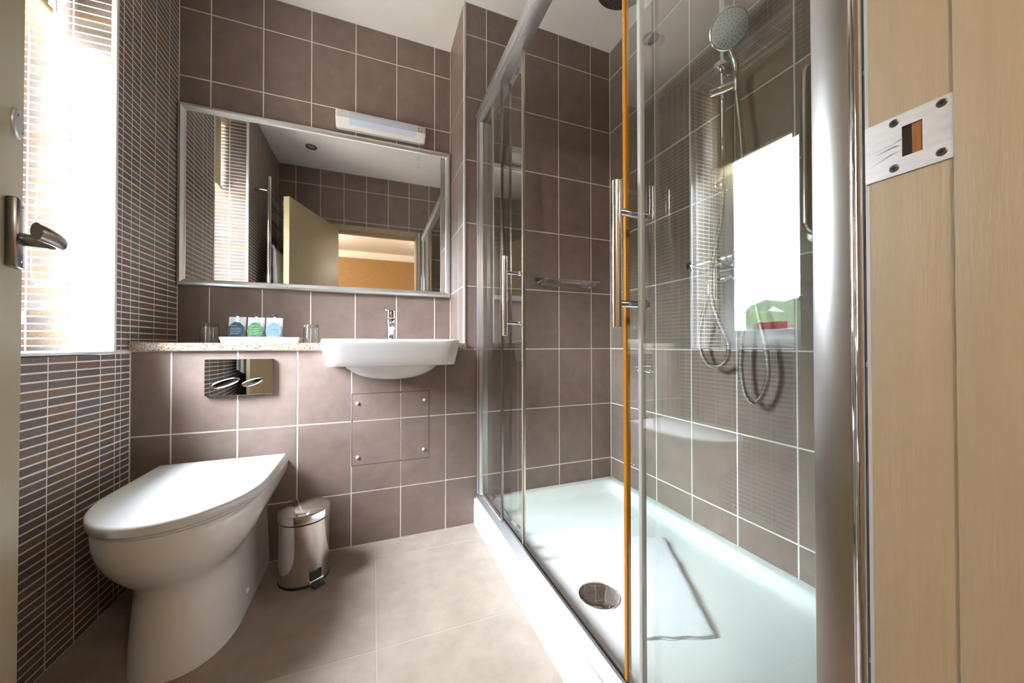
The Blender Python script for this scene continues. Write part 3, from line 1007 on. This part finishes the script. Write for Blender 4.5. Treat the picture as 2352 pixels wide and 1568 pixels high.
ap = empty('access_panel', (0.08, Y1, 0.34))
tag(ap, 'tiled service panel with four white screw caps below the basin', 'panel')
gp = 0.0012
part('gap_shade_sheet', 'recess_shade', ap, lambda b: b.box(PAN[0] - gp, PAN[1] + gp, Y1 + 0.00048, Y1 + 0.00064, PAN[2] - gp, PAN[3] + gp))  # dark sheet laid in to paint the shade of the panel gap
part('panel_grout', 'grout', ap, lambda b: b.box(PAN[0] + 0.004, PAN[1] - 0.004, Y1 + 0.00025, Y1 + 0.00044, PAN[2] + 0.004, PAN[3] - 0.004))
for (a, b) in ((PAN[0] + gp, c1 - h), (c1 + h, PAN[1] - gp)):
    for (c, d) in ((PAN[2] + gp, r1 - h), (r1 + h, PAN[3] - gp)):
        part('tile', 'tile', ap, lambda q: q.box(a, b, Y1 - 0.0006, Y1 + 0.0002, c, d))
for (x, z) in ((-0.059, 0.605), (0.220, 0.604), (-0.058, 0.375), (0.218, 0.380)):
    part('screw_cap', 'white_plastic', ap, lambda q: q.lathe([(0.0001, 0.0040), (0.0035, 0.0042), (0.0065, 0.0025), (0.0072, 0.0)], (x, Y1 - 0.0007, z), 20, (0, -1, 0)))

# ------------------------------------------------------------------ toilet
TX = -0.4965
wc = empty('toilet', (TX, 1.4, 0))
tag(wc, 'white back-to-wall toilet with the lid closed', 'toilet')


def dshape(hw, yf, yb_, ys, n=40, m=7, e=2.0):
    """plan outline: straight sides from the back to ys, then an elliptic nose to yf"""
    pts = []
    for i in range(m):
        pts.append((TX - hw, yb_ + (ys - yb_) * i / m))
    for i in range(n + 1):
        a = math.pi * i / n
        c, s = math.cos(a), math.sin(a)
        pts.append((TX - hw * math.copysign(abs(c) ** (2 / e), c), ys - (ys - yf) * abs(s) ** (2 / e)))
    for i in range(m - 1, -1, -1):
        pts.append((TX + hw, yb_ + (ys - yb_) * i / m))
    return pts


PED = dshape(0.121, 1.170, Y1 - 0.0005, 1.36, e=2.25)
PEDN = dshape(0.112, 1.190, Y1 - 0.0005, 1.36, e=2.2)
RIM = dshape(0.183, 1.090, Y1 - 0.0005, 1.335)
pb = MB()
rs = []
zs = [0.0, 0.004, 0.03, 0.07, 0.12, 0.17, 0.21, 0.235, 0.25, 0.26, 0.268, 0.276, 0.284, 0.292, 0.30, 0.31, 0.32, 0.33, 0.34, 0.35, 0.36, 0.37, 0.38, 0.388, 0.394, 0.398, 0.4]
for z in zs:
    ring = []
    for (p0, p1, p2) in zip(PED, PEDN, RIM):
        k = min(1, z / 0.25)
        k = k * k * (3 - 2 * k)
        px, py = p0[0] + (p1[0] - p0[0]) * k, p0[1] + (p1[1] - p0[1]) * k
        if z < 0.004:
            px = TX + (px - TX) * 1.006
        back = max(0, (p2[1] - 1.12) / 0.54)
        zb = 0.215 + 0.055 * back ** 1.3
        t = max(0, min(1, (z - zb) / (0.392 - zb)))
        bb = (1 - (1 - t) ** 2.4) ** 1.2 if t > 0 else 0
        if z > 0.392:
            bb -= (z - 0.392) * 3.5
        ring.append((px + (p2[0] - px) * bb, py + (p2[1] - py) * bb, z))
    rs.append(ring)
pb.rings(rs)
pb.build('pan', 'ceramic', wc, 60)


def slab(b, hw, yf, yb_, ys, z0, z1, rnd, e=2.0, crown=0.0):
    def sc(k, z):
        return [(x, y, z) for x, y in dshape(hw - k, yf + k, yb_ - k * 0.6, ys, e=e)]
    rs_ = [sc(rnd * 0.6, z0), sc(0, z0 + rnd * 0.5), sc(0, z1 - rnd)]
    for i in range(1, 6):
        a = math.radians(90 * i / 5)
        rs_.append(sc(rnd * (1 - math.cos(a)), z1 - rnd + rnd * math.sin(a)))
    rs_.append(sc(rnd + 0.05, z1 + crown))
    rs_.append(sc(rnd + 0.13, z1 + crown * 1.6))
    b.rings(rs_)


part('seat', 'lid_plastic', wc, lambda b: slab(b, 0.182, 1.092, 1.592, 1.335, 0.4005, 0.4100, 0.003), 50)
part('lid', 'lid_plastic', wc, lambda b: slab(b, 0.190, 1.080, 1.597, 1.335, 0.4105, 0.4395, 0.008, crown=0.0008), 50)
part('hinge_block', 'lid_plastic', wc, lambda b: b.box(TX - 0.165, TX + 0.185, 1.600, 1.640, 0.4005, 0.4230, 0.006))
for s in (1, -1):
    part('bolt_cap', 'white_plastic', wc, lambda b: b.lathe([(0.0085, -0.002), (0.0085, 0.003), (0.006, 0.0045), (0.0005, 0.005)], (TX + s * 0.1205, 1.400, 0.058), 18, (s, 0, 0)))

# ------------------------------------------------------------------ pedal bin
BC = (-0.2325, 1.520)
bn = empty('pedal_bin', (BC[0], BC[1], 0))
tag(bn, 'small polished steel pedal bin beside the toilet', 'bin')
part('base_ring', 'rubber', bn, lambda b: b.lathe([(0.06, 0.0), (0.083, 0.0), (0.0845, 0.003), (0.0835, 0.009)], (*BC, 0)))
part('bin_body', 'polished_steel', bn, lambda b: b.lathe([(0.08, 0.0095), (0.0825, 0.0095), (0.0825, 0.2180), (0.080, 0.2195)], (*BC, 0), 56))
part('rim_gap', 'rubber', bn, lambda b: b.lathe([(0.0805, 0.2196), (0.0815, 0.2222)], (*BC, 0), 40))
part('bin_lid', 'polished_steel', bn, lambda b: b.lathe([(0.0838, 0.2224), (0.0850, 0.2240), (0.0850, 0.2500), (0.0838, 0.2545), (0.0800, 0.2575), (0.066, 0.2630), (0.045, 0.2680), (0.02, 0.2705), (0.001, 0.2710)], (*BC, 0), 56))
pd = Vector((0.55, -0.835, 0)).normalized()
pt = Vector((-pd.y, pd.x, 0))


def pbox(b, a0, a1, t0, t1, z0, z1, c=0):
    t = MB().box(a0, a1, t0, t1, z0, z1, c)
    b.add([Vector((BC[0], BC[1], 0)) + pd * p[0] + pt * p[1] + Vector((0, 0, p[2])) for p in t.v], t.f)


q = MB(); pbox(q, 0.074, 0.0832, -0.021, 0.021, 0.016, 0.050); q.build('pedal_slot', 'rubber', bn)
q = MB(); pbox(q, 0.080, 0.094, -0.024, 0.024, 0.012, 0.024, 0.002); q.build('pedal_bar', 'chrome', bn)
q = MB(); pbox(q, 0.086, 0.112, -0.020, 0.020, 0.002, 0.0118, 0.002); q.build('pedal', 'rubber', bn)

# ------------------------------------------------------------------ shower tray
st = empty('shower_tray', (0.85, 0.93, 0))
tag(st, 'white shower tray with a low front riser', 'shower tray')
tx0, tx1, ty0, ty1 = XS + 0.004, XR - 0.0005, YF + 0.0005, Y1 - 0.0005
tcx_, tcy_, thx_, thy_ = (tx0 + tx1) / 2, (ty0 + ty1) / 2, (tx1 - tx0) / 2, (ty1 - ty0) / 2
tr = MB()
rs = [rrect(tcx_, tcy_, thx_, thy_, 0.003, 0.02), rrect(tcx_, tcy_, thx_, thy_, 0.003, 0.1195), rrect(tcx_, tcy_, thx_ - 0.002, thy_ - 0.002, 0.003, 0.1215)]
for ins, z, rad in ((0.034, 0.1215, 0.03), (0.040, 0.1195, 0.035), (0.050, 0.108, 0.045), (0.060, 0.092, 0.055), (0.072, 0.083, 0.06), (0.09, 0.079, 0.07), (0.15, 0.0765, 0.09), (0.30, 0.075, 0.06)):
    rs.append(rrect(tcx_, tcy_, thx_ - ins, thy_ - ins, rad, z))
tr.rings(rs)
tr.build('tray_basin', 'acrylic', st, 40)
rp_ = part('riser_panel', 'riser_white', st, lambda b: b.box(XS, XS + 0.0036, YF + 0.001, Y1 - 0.001, 0.0005, 0.092, 0.0012).box(XS + 0.0006, XS + 0.012, YF + 0.001, Y1 - 0.001, 0.0925, 0.121, 0.003))
for y in (1.641, 1.269, 0.923, 0.58):
    part('screw', 'frame_alu', rp_, lambda b: b.lathe([(0.0001, 0.0012), (0.0028, 0.0012), (0.0038, 0.0)], (XS - 0.0001, y, 0.040), 14, (-1, 0, 0)))
dr = part('drain_cover', 'mirror_chrome', st, lambda b: b.lathe([(0.062, 0.0), (0.062, 0.0035), (0.0595, 0.0055), (0.040, 0.0070), (0.001, 0.0078)], (0.656, 0.940, 0.0758), 56))
for (dx, dy) in ((0.009, 0.006), (-0.007, 0.011), (0.001, 0.0), (0.013, -0.006), (-0.011, -0.004), (-0.002, -0.012)):
    part('drain_hole', 'rubber', dr, lambda b: b.lathe([(0.0001, 0.0004), (0.0017, 0.0004), (0.0017, 0.0)], (0.656 + dx, 0.940 + dy, 0.0834), 10))

# ------------------------------------------------------------------ shower enclosure
se = empty('shower_enclosure', (0.48, 0.93, 0.1215))
tag(se, 'silver framed glass shower enclosure with two sliding doors pushed open', 'shower enclosure')
Z0, Z1 = 0.1218, 1.955
XF, XD = 0.482, 0.503        # planes of the fixed panels and of the sliding doors
part('top_rail', 'frame_alu', se, lambda b: b.box(0.466, 0.516, YF + 0.001, Y1 - 0.001, Z1 - 0.040, Z1, 0.004).box(0.462, 0.467, YF + 0.001, Y1 - 0.001, Z1 - 0.012, Z1 + 0.012, 0.002))
br_ = part('bottom_rail', 'frame_alu', se, lambda b: b.prism([(0.465, Z0), (0.518, Z0), (0.518, Z0 + 0.014), (0.511, Z0 + 0.014), (0.511, Z0 + 0.005), (0.497, Z0 + 0.005), (0.497, Z0 + 0.024), (0.488, Z0 + 0.026), (0.465, Z0 + 0.008)], 'y', YF + 0.001, Y1 - 0.001))
part('track_gasket', 'rubber', br_, lambda b: b.box(0.498, 0.510, YF + 0.02, Y1 - 0.02, Z0 + 0.0052, Z0 + 0.009))
part('wall_profile', 'satin_alu', se, lambda b: b.box(0.470, 0.512, Y1 - 0.040, Y1 - 0.001, Z0 + 0.0265, Z1 - 0.0405, 0.002).box(0.464, 0.470, Y1 - 0.020, Y1 - 0.001, Z0 + 0.027, Z1 - 0.02, 0.002))
part('wall_profile', 'satin_alu', se, lambda b: b.box(0.4745, 0.512, 0.2225, 0.258, Z0 + 0.0265, Z1 - 0.0405, 0.0015))
part('profile_cover', 'chrome', se, lambda b: b.cyl((0.4665, 0.2094, Z0 + 0.001), (0.4665, 0.2094, Z1 - 0.041), 0.0068, 32).box(0.4735, 0.512, 0.1905, 0.2222, Z0 + 0.001, Z1 - 0.041, 0.001))


def pane_z(b, x, y0, y1):
    b.box(x - 0.003, x + 0.003, y0, y1, Z0 + 0.027, Z1 - 0.041)


F1, F2 = 1.345, 0.543            # free edges of the fixed panels
p1 = part('fixed_panel', 'shower_glass', se, lambda b: pane_z(b, XF, F1, Y1 - 0.0405))
part('edge_strip', 'dark_steel', p1, lambda b: b.box(XF - 0.0055, XF + 0.0055, F1 - 0.006, F1 - 0.0005, Z0 + 0.027, Z1 - 0.041, 0.001))
p2 = part('fixed_panel', 'shower_glass', se, lambda b: pane_z(b, XF, 0.2585, F2))
part('edge_strip', 'clear_seal', p2, lambda b: b.box(XF - 0.006, XF + 0.006, F2 + 0.0005, F2 + 0.009, Z0 + 0.027, Z1 - 0.041, 0.0015))


def slider(y0, y1, lead, seal, hy, s):
    d = part('sliding_door', 'shower_glass', se, lambda b: pane_z(b, XD, y0, y1))
    part('edge_seal', seal, d, lambda b: b.box(XD - 0.006, XD + 0.006, min(lead, lead + s * 0.009) , max(lead, lead + s * 0.009), Z0 + 0.027, Z1 - 0.041, 0.0015))
    # the handle sits on the bathroom side of the glass
    hb_ = part('handle_bar', 'chrome', d, lambda b: b.cyl((0.4385, hy, 0.886), (0.4385, hy, 1.170), 0.0098, 28, 0.0012))
    for z in (0.9330, 1.1115):
        part('handle_stem', 'chrome', d, lambda b: b.cyl((0.4455, hy, z), (XD - 0.009, hy, z), 0.0068, 20).lathe([(0.0098, 0.0), (0.0098, 0.0055)], (XD - 0.009, hy, z), 20, (1, 0, 0)))
        part('handle_washer', 'chrome', d, lambda b: b.lathe([(0.0098, 0.0), (0.0098, 0.004), (0.006, 0.0065), (0.001, 0.007)], (XD + 0.0035, hy, z), 20, (1, 0, 0)))
    for yy in (y0 + 0.07, y1 - 0.07):
        for zz, s2 in ((Z1 - 0.055, 1), (Z0 + 0.045, -1)):
            part('roller', 'rubber', d, lambda b: b.cyl((XD + 0.0032, yy, zz), (XD + 0.014, yy, zz), 0.011, 20, 0.002).box(XD + 0.0032, XD + 0.010, yy - 0.006, yy + 0.006, zz - 0.016, zz + 0.004))
            part('roller_cap', 'chrome', d, lambda b: b.cyl((XD + 0.0142, yy, zz), (XD + 0.017, yy, zz), 0.006, 16))


slider(1.178, 1.610, 1.177, 'brass_seal', 1.192, -1)
slider(0.262, 0.612, 0.613, 'amber_seal', 0.5665, 1)

# ------------------------------------------------------------------ bath mat in the tray
mt = MB()
A_, B_, C_, D_ = Vector((0.916, 1.180)), Vector((1.088, 1.112)), Vector((0.850, 0.690)), Vector((0.667, 0.757))
rr = random.Random(3)


def mat_layer(z0, th_, inset, bow):
    nu, nv = 18, 36
    top, bot = [], []
    for j in range(nv + 1):
        v = j / nv
        L, R_ = A_.lerp(D_, v), B_.lerp(C_, v)
        rt, rb_ = [], []
        for i in range(nu + 1):
            u = i / nu
            uu = inset + (1 - 2 * inset) * u
            p = L.lerp(R_, uu)
            e = min(u, 1 - u, v * 1.8, (1 - v) * 1.8)
            ed = min(1, e / 0.07)
            zt = z0 + th_ * math.sqrt(max(0, 1 - (1 - ed) ** 2)) * (1 + 0.10 * math.sin(9 * v + 3 * u)) + bow * math.sin(math.pi * u) * math.sin(math.pi * v)
            rt.append((p.x + 0.002 * math.sin(23 * v), p.y + 0.0025 * math.sin(17 * u + 4 * v), zt))
            rb_.append((p.x + 0.002 * math.sin(23 * v), p.y + 0.0025 * math.sin(17 * u + 4 * v), z0 - 0.0004))
        top.append(rt); bot.append(rb_)
    n = nu + 1
    vs_ = [p for r in top for p in r] + [p for r in bot for p in r]
    o_ = n * (nv + 1)
    fs_ = []
    for j in range(nv):
        for i in range(nu):
            a = j * n + i
            fs_.append((a, a + 1, a + n + 1, a + n))
            fs_.append((o_ + a, o_ + a + n, o_ + a + n + 1, o_ + a + 1))
    for i in range(nu):
        fs_.append((i, o_ + i, o_ + i + 1, i + 1))
        a = nv * n + i
        fs_.append((a, a + 1, o_ + a + 1, o_ + a))
    for j in range(nv):
        a = j * n
        fs_.append((a, a + n, o_ + a + n, o_ + a))
        a = j * n + nu
        fs_.append((a, o_ + a, o_ + a + n, a + n))
    mt.add(vs_, fs_)


mat_layer(0.0770, 0.009, 0.0, 0.0)
mat_layer(0.0850, 0.010, 0.003, 0.004)
tag(mt.build('bath_mat', 'towel', None, 50), 'folded white towelling bath mat lying in the shower tray', 'bath mat')

# ------------------------------------------------------------------ shower set on the side wall
ss = empty('shower_set', (1.2, 0.93, 1.16))
tag(ss, 'chrome shower set with rail, hand shower, bar valve and two hoses', 'shower')
RY, RX = 0.932, 1.200
part('riser_rail', 'chrome', ss, lambda b: b.tube([(RX, RY, 1.452), (RX, RY, 1.9), (RX, RY, 2.10), (RX, RY, 2.18), (RX - 0.015, RY, 2.205), (RX - 0.05, RY, 2.215), (0.95, RY, 2.215), (0.80, RY, 2.205), (0.765, RY, 2.18), (0.757, RY, 2.10)], 0.0112, 18))
rh = part('rain_head', 'dark_steel', ss, lambda b: b.lathe([(0.012, 0.085), (0.014, 0.02), (0.05, 0.012), (0.088, 0.006), (0.090, 0.0), (0.086, -0.004), (0.001, -0.005)], (0.757, RY, 2.020), 48))
for rad_, n_ in ((0.02, 6), (0.04, 12), (0.06, 18), (0.077, 24)):
    for i in range(n_):
        a = 2 * math.pi * i / n_
        part('nozzle', 'rubber', rh, lambda b: b.lathe([(0.0022, 0.0), (0.0022, -0.0015), (0.0008, -0.002)], (0.757 + rad_ * math.cos(a), RY + rad_ * math.sin(a), 2.0150), 6))
for z in (1.872, 1.440):
    part('rail_bracket', 'chrome', ss, lambda b: b.cyl((RX + 0.0, RY, z), (XR - 0.0003, RY, z), 0.011, 18).lathe([(0.0135, 0.0), (0.022, 0.004), (0.022, 0.009), (0.018, 0.0115), (0.001, 0.0125)], (RX - 0.012, RY, z), 28, (-0.75, -0.66, 0)))
P1_, P2_ = Vector((1.159, 0.952, 1.776)), Vector((1.206, 0.866, 1.776))
part('slider', 'chrome', ss, lambda b: b.cyl(P1_, P2_, 0.0165, 28, 0.002).cyl((RX, RY, 1.752), (RX, RY, 1.800), 0.0145, 20, 0.002))
HC = Vector((1.120, 0.846, 1.920))
hd = Vector((-0.62, -0.60, -0.55)).normalized()
hs_ = MB()
hs_.tube([P2_ + Vector((-0.012, 0.008, -0.03)), P2_ + Vector((-0.014, 0.006, 0.02)), P2_ + Vector((-0.028, 0.002, 0.07)), HC - hd * 0.018 + Vector((0.012, 0.006, -0.035)), HC - hd * 0.020], 0.0125, 18)
hs_.lathe([(0.012, -0.028), (0.035, -0.022), (0.056, -0.010), (0.060, -0.002), (0.060, 0.003), (0.056, 0.006), (0.052, 0.0062)], HC, 48, hd)
hnd = hs_.build('hand_shower', 'chrome', ss)
part('spray_face', 'spray_face', hnd, lambda b: b.lathe([(0.053, 0.0064), (0.050, 0.0085), (0.001, 0.0100)], HC, 48, hd))
e1 = hd.orthogonal().normalized(); e2 = hd.cross(e1)
nz = MB()
for rad_, n_ in ((0.012, 6), (0.022, 11), (0.031, 16), (0.040, 21), (0.046, 26)):
    for i in range(n_):
        a = 2 * math.pi * i / n_ + rad_ * 50
        nz.lathe([(0.0019, 0.0), (0.0019, 0.0012), (0.0006, 0.0016)], HC + hd * 0.0092 + (e1 * math.cos(a) + e2 * math.sin(a)) * rad_, 6, hd)
nz = nz.build('spray_nozzles', 'nozzle', hnd)
nz['kind'] = 'stuff'
vb = part('bar_valve', 'chrome', ss, lambda b: b.cyl((1.196, 0.905, 1.166), (1.196, 1.055, 1.166), 0.0215, 32, 0.003))
for y0_, y1_ in ((0.8775, 0.9045), (1.0555, 1.082)):
    part('valve_knob', 'chrome', vb, lambda b: b.cyl((1.196, y0_, 1.166), (1.196, y1_, 1.166), 0.0225, 24, 0.004))
for y in (0.930, 1.030):
    part('valve_elbow', 'chrome', vb, lambda b: b.cyl((1.205, y, 1.166), (XR - 0.0003, y, 1.166), 0.012, 18).lathe([(0.026, 0.0), (0.024, -0.006), (0.012, -0.010)], (XR - 0.0003, y, 1.166), 24, (1, 0, 0)))
part('diverter', 'chrome', ss, lambda b: b.cyl((1.180, 0.948, 1.142), (1.180, 0.948, 1.020), 0.0125, 20, 0.001).cyl((1.180, 0.905, 1.090), (1.180, 0.990, 1.090), 0.0115, 20, 0.001).cyl((1.180, 0.978, 1.078), (1.180, 0.978, 1.045), 0.0085, 16))
part('hose', 'steel', ss, lambda b: b.tube([(RX, RY, 1.452), (RX - 0.004, 0.936, 1.34), (RX - 0.030, 0.944, 1.20), (RX - 0.048, 0.946, 1.12), (RX - 0.05, 0.944, 1.02), (RX - 0.035, 0.925, 0.93), (RX - 0.015, 0.908, 0.86), (RX - 0.010, 0.918, 0.80), (RX - 0.008, 0.955, 0.772), (RX - 0.008, 0.997, 0.782), (RX - 0.008, 1.028, 0.83), (RX - 0.010, 1.030, 0.90), (RX - 0.016, 1.000, 1.0), (1.180, 0.978, 1.046)], 0.0088, 12, 24, rib=0.0024))
part('hose', 'steel', ss, lambda b: b.tube([P2_ + Vector((-0.012, 0.008, -0.03)), (1.192, 0.864, 1.66), (1.194, 0.850, 1.45), (1.196, 0.836, 1.20), (1.196, 0.816, 1.0), (1.196, 0.787, 0.86), (1.196, 0.777, 0.76), (1.194, 0.796, 0.685), (1.192, 0.824, 0.660), (1.192, 0.853, 0.690), (1.192, 0.866, 0.77), (1.192, 0.862, 0.87), (1.192, 0.846, 0.98), (1.190, 0.850, 1.06), (1.182, 0.880, 1.090), (1.180, 0.906, 1.090)], 0.0088, 12, 24, rib=0.0024))

gr = empty('grab_rail', (1.2, 0.66, 1.19))
tag(gr, 'upright steel grab rail on the shower side wall', 'grab rail')
part('rail_tube', 'steel', gr, lambda b: b.tube([(XR - 0.001, 0.658, 1.694), (1.222, 0.660, 1.690), (1.204, 0.662, 1.672), (1.199, 0.663, 1.640), (1.199, 0.664, 1.45), (1.199, 0.665, 1.24), (1.204, 0.664, 1.21), (1.222, 0.661, 1.194), (XR - 0.001, 0.659, 1.190)], 0.0125, 18))
for z in (1.694, 1.190):
    part('flange', 'steel', gr, lambda b: b.lathe([(0.03, 0), (0.03, 0.004), (0.014, 0.007)], (XR - 0.0004, 0.6585, z), 28, (-1, 0, 0)))

# wire soap basket on the end wall
sb = empty('soap_basket', (0.94, Y1, 1.15))
tag(sb, 'chrome wire soap basket on the end wall of the shower', 'basket')
bx0, bx1, by0, by1, bz = 0.795, 1.085, 1.555, 1.648, 1.158
part('back_plate', 'chrome', sb, lambda b: b.box(bx0 - 0.02, bx0 + 0.05, Y1 - 0.006, Y1 - 0.0003, 1.160, 1.200, 0.002).box(bx1 - 0.03, bx1 + 0.03, Y1 - 0.006, Y1 - 0.0003, 1.160, 1.200, 0.002).box(bx0 + 0.05, bx1 - 0.03, Y1 - 0.005, Y1 - 0.001, 1.180, 1.192))
part('rim_wire', 'chrome', sb, lambda b: b.tube([(bx0 + 0.01, Y1 - 0.006, 1.182), (bx0, by1 - 0.01, 1.180), (bx0, by0 + 0.02, 1.178), (bx0 + 0.01, by0, 1.178), (bx1 - 0.01, by0, 1.178), (bx1, by0 + 0.02, 1.178), (bx1, by1 - 0.01, 1.180), (bx1 - 0.01, Y1 - 0.006, 1.182)], 0.0024, 8))
for k in range(8):
    y = by0 + 0.006 + k * 0.0115
    part('wire', 'chrome', sb, lambda b: b.tube([(bx0, y, 1.178), (bx0 + 0.012, y, bz), (bx1 - 0.012, y, bz), (bx1, y, 1.178)], 0.0016, 6, smooth=False))

# ------------------------------------------------------------------ roller blind and chain
rbd = empty('roller_blind', (XL - 0.124, (WY0 + WY1) / 2, 1.89))
tag(rbd, 'cream roller blind drawn down over the top of the window', 'blind')
bx = XL - 0.124
part('roller_tube', 'blind_fabric', rbd, lambda b: b.cyl((bx, WY0 + 0.02, WZ1 - 0.035), (bx, WY1 - 0.02, WZ1 - 0.035), 0.022, 28))
part('fabric', 'blind_fabric', rbd, lambda b: b.box(bx - 0.0225, bx - 0.0215, WY0 + 0.025, WY1 - 0.028, 1.905, WZ1 - 0.035))
part('bottom_bar', 'blind_fabric', rbd, lambda b: b.cyl((bx - 0.022, WY0 + 0.022, 1.897), (bx - 0.022, WY1 - 0.026, 1.897), 0.0125, 24, 0.003))
ch = []
top = WZ1 - 0.06
path = [(bx - 0.024, WY1 - 0.026, top), (bx - 0.026, WY1 - 0.024, 1.9), (bx - 0.034, WY1 - 0.022, 1.6), (bx - 0.048, WY1 - 0.022, 1.25), (bx - 0.056, WY1 - 0.022, 1.12), (bx - 0.050, WY1 - 0.022, 1.055), (bx - 0.026, WY1 - 0.022, 1.038), (bx + 0.000, WY1 - 0.022, 1.048), (bx + 0.012, WY1 - 0.022, 1.09), (bx + 0.010, WY1 - 0.022, 1.2), (bx + 0.002, WY1 - 0.022, 1.5), (bx - 0.006, WY1 - 0.024, 1.9), (bx - 0.010, WY1 - 0.026, top)]
part('chain_cord', 'bead', rbd, lambda b: b.tube(path, 0.0008, 6, 8))
dense = []
P_ = [Vector(p) for p in path]
ext = [P_[0]] + P_ + [P_[-1]]
for i in range(1, len(ext) - 2):
    p0, p1_, p2_, p3 = ext[i - 1:i + 3]
    for k in range(40):
        t = k / 40
        dense.append(0.5 * ((2 * p1_) + (p2_ - p0) * t + (2 * p0 - 5 * p1_ + 4 * p2_ - p3) * t * t + (3 * p1_ - p0 - 3 * p2_ + p3) * t ** 3))
acc, nxt, beads = 0, 0, MB()
for a, b in zip(dense, dense[1:]):
    L = (b - a).length
    while nxt <= acc + L:
        p = a.lerp(b, (nxt - acc) / max(L, 1e-9))
        beads.lathe([(0.0004, -0.0021), (0.0016, -0.0013), (0.0022, 0), (0.0016, 0.0013), (0.0004, 0.0021)], p, 6)
        nxt += 0.0075
    acc += L
bd = beads.build('chain_beads', 'bead', rbd, 80)
bd['kind'] = 'stuff'
cl = MB().box(XL - 0.215, XL - 0.203, WY1 - 0.006, WY1 - 0.0005, 0.925, 0.962, 0.002).box(XL - 0.212, XL - 0.206, WY1 - 0.024, WY1 - 0.006, 0.938, 0.944, 0.001).box(XL - 0.212, XL - 0.190, WY1 - 0.026, WY1 - 0.020, 0.936, 0.947, 0.002)
tag(cl.build('chain_hook', 'white_plastic'), 'small white chain hook on the tiles of the window recess', 'hook')

# red strip at the foot of the pane
rst = empty('window_sticker', (xw0 + 0.034, 1.30, 0.94))
tag(rst, 'red strip sticker at the foot of the window pane, reflected in the shower glass', 'sticker')
part('sticker_backing', 'sticker_white', rst, lambda b: b.box(xw0 + 0.0315, xw0 + 0.0322, 1.205, 1.420, 0.9355, 0.982))
part('sticker_print', 'red_sticker', rst, lambda b: b.box(xw0 + 0.0323, xw0 + 0.0330, 1.222, 1.385, 0.9355, 0.978))

# ------------------------------------------------------------------ ceiling fittings (not lit)
for (x, y, lab) in ((-0.478, 0.585, 'dark round ceiling fitting seen in the mirror'), (-0.433, 1.505, 'dark round ceiling fitting above the toilet, reflected in the shower glass')):
    d = empty('ceiling_downlight', (x, y, ZC))
    tag(d, lab, 'downlight', 'unlit ceiling downlights')
    part('bezel', 'dark_steel', d, lambda b: b.lathe([(0.043, 0.0), (0.043, -0.004), (0.038, -0.007), (0.032, -0.005), (0.030, -0.0005)], (x, y, ZC - 0.0003), 36))
    part('lamp_glass', 'nozzle', d, lambda b: b.lathe([(0.029, -0.001), (0.020, -0.003), (0.001, -0.004)], (x, y, ZC - 0.0003), 28))

# ------------------------------------------------------------------ towel rail and towels on the left wall
tw = empty('towel_rail', (-0.705, 0.63, 0.9))
tag(tw, 'chrome ladder towel rail on the mosaic wall, seen in the mirror', 'towel rail')
QX, QY0, QY1 = -0.705, 0.405, 0.880
for y in (QY0, QY1):
    part('post', 'chrome', tw, lambda b: b.cyl((QX, y, 0.86), (QX, y, 2.085), 0.0145, 20, 0.002))
for z in (0.93, 1.985):
    for y in (QY0, QY1):
        part('bracket', 'chrome', tw, lambda b: b.cyl((QX - 0.013, y, z), (XL + 0.0004, y, z), 0.010, 16))
RUNG = [0.95, 1.05, 1.15, 1.25, 1.35, 1.45, 1.58, 1.68, 1.78, 1.90, 1.99]
for z in RUNG:
    part('rung', 'chrome', tw, lambda b: b.cyl((QX + 0.004, QY0 + 0.010, z), (QX + 0.004, QY1 - 0.010, z), 0.0095, 14))


def draped(name, label, zc, y0, y1, zf, zbk, fat):
    """thick towel folded over a rung"""
    b = MB()
    prof = []
    def off(s):
        return s
    path_ = [(QX + 0.004 - 0.026 - fat, zbk), (QX + 0.004 - 0.024 - fat * 0.6, (zbk + zc) / 2), (QX + 0.004 - 0.022, zc - 0.02), (QX + 0.004 - 0.014, zc + 0.012), (QX + 0.004, zc + 0.022), (QX + 0.004 + 0.016, zc + 0.014), (QX + 0.004 + 0.026, zc - 0.02), (QX + 0.004 + 0.030 + fat * 0.5, (zf + zc) / 2), (QX + 0.004 + 0.033 + fat, zf)]
    inner = [(QX + 0.004 - 0.012, zbk), (QX + 0.004 - 0.0115, (zbk + zc) / 2), (QX + 0.004 - 0.0112, zc - 0.02), (QX + 0.004 - 0.0085, zc + 0.006), (QX + 0.004, zc + 0.0110), (QX + 0.004 + 0.0085, zc + 0.006), (QX + 0.004 + 0.0112, zc - 0.02), (QX + 0.004 + 0.012, (zf + zc) / 2), (QX + 0.004 + 0.014, zf)]
    n = 25
    rs_ = []
    for i in range(n):
        t = i / (n - 1)
        y = y0 + (y1 - y0) * t
        wv = 0.006 * math.sin(t * 21) + 0.003 * math.sin(t * 47 + 1)
        pts = []
        for k, (x, z) in enumerate(path_):
            f = abs(k - 4) / 4
            pts.append((x + wv * f, y + 0.004 * math.sin(z * 25), z + 0.010 * f * math.sin(t * 6 + zc)))
        for k, (x, z) in reversed(list(enumerate(inner))):
            f = abs(k - 4) / 4
            pts.append((x, y + 0.004 * math.sin(z * 25), z + 0.010 * f * math.sin(t * 6 + zc)))
        rs_.append(pts)
    b.rings(rs_)
    tag(b.build(name, 'towel', None, 60), label, 'towel', 'towels on the rail')


draped('towel', 'upper white towel folded over the chrome rail', 1.58, 0.45, 0.845, 1.18, 1.10, 0.010)
draped('towel', 'lower white towel hanging below the other on the chrome rail', 1.05, 0.45, 0.845, 0.70, 0.72, 0.012)
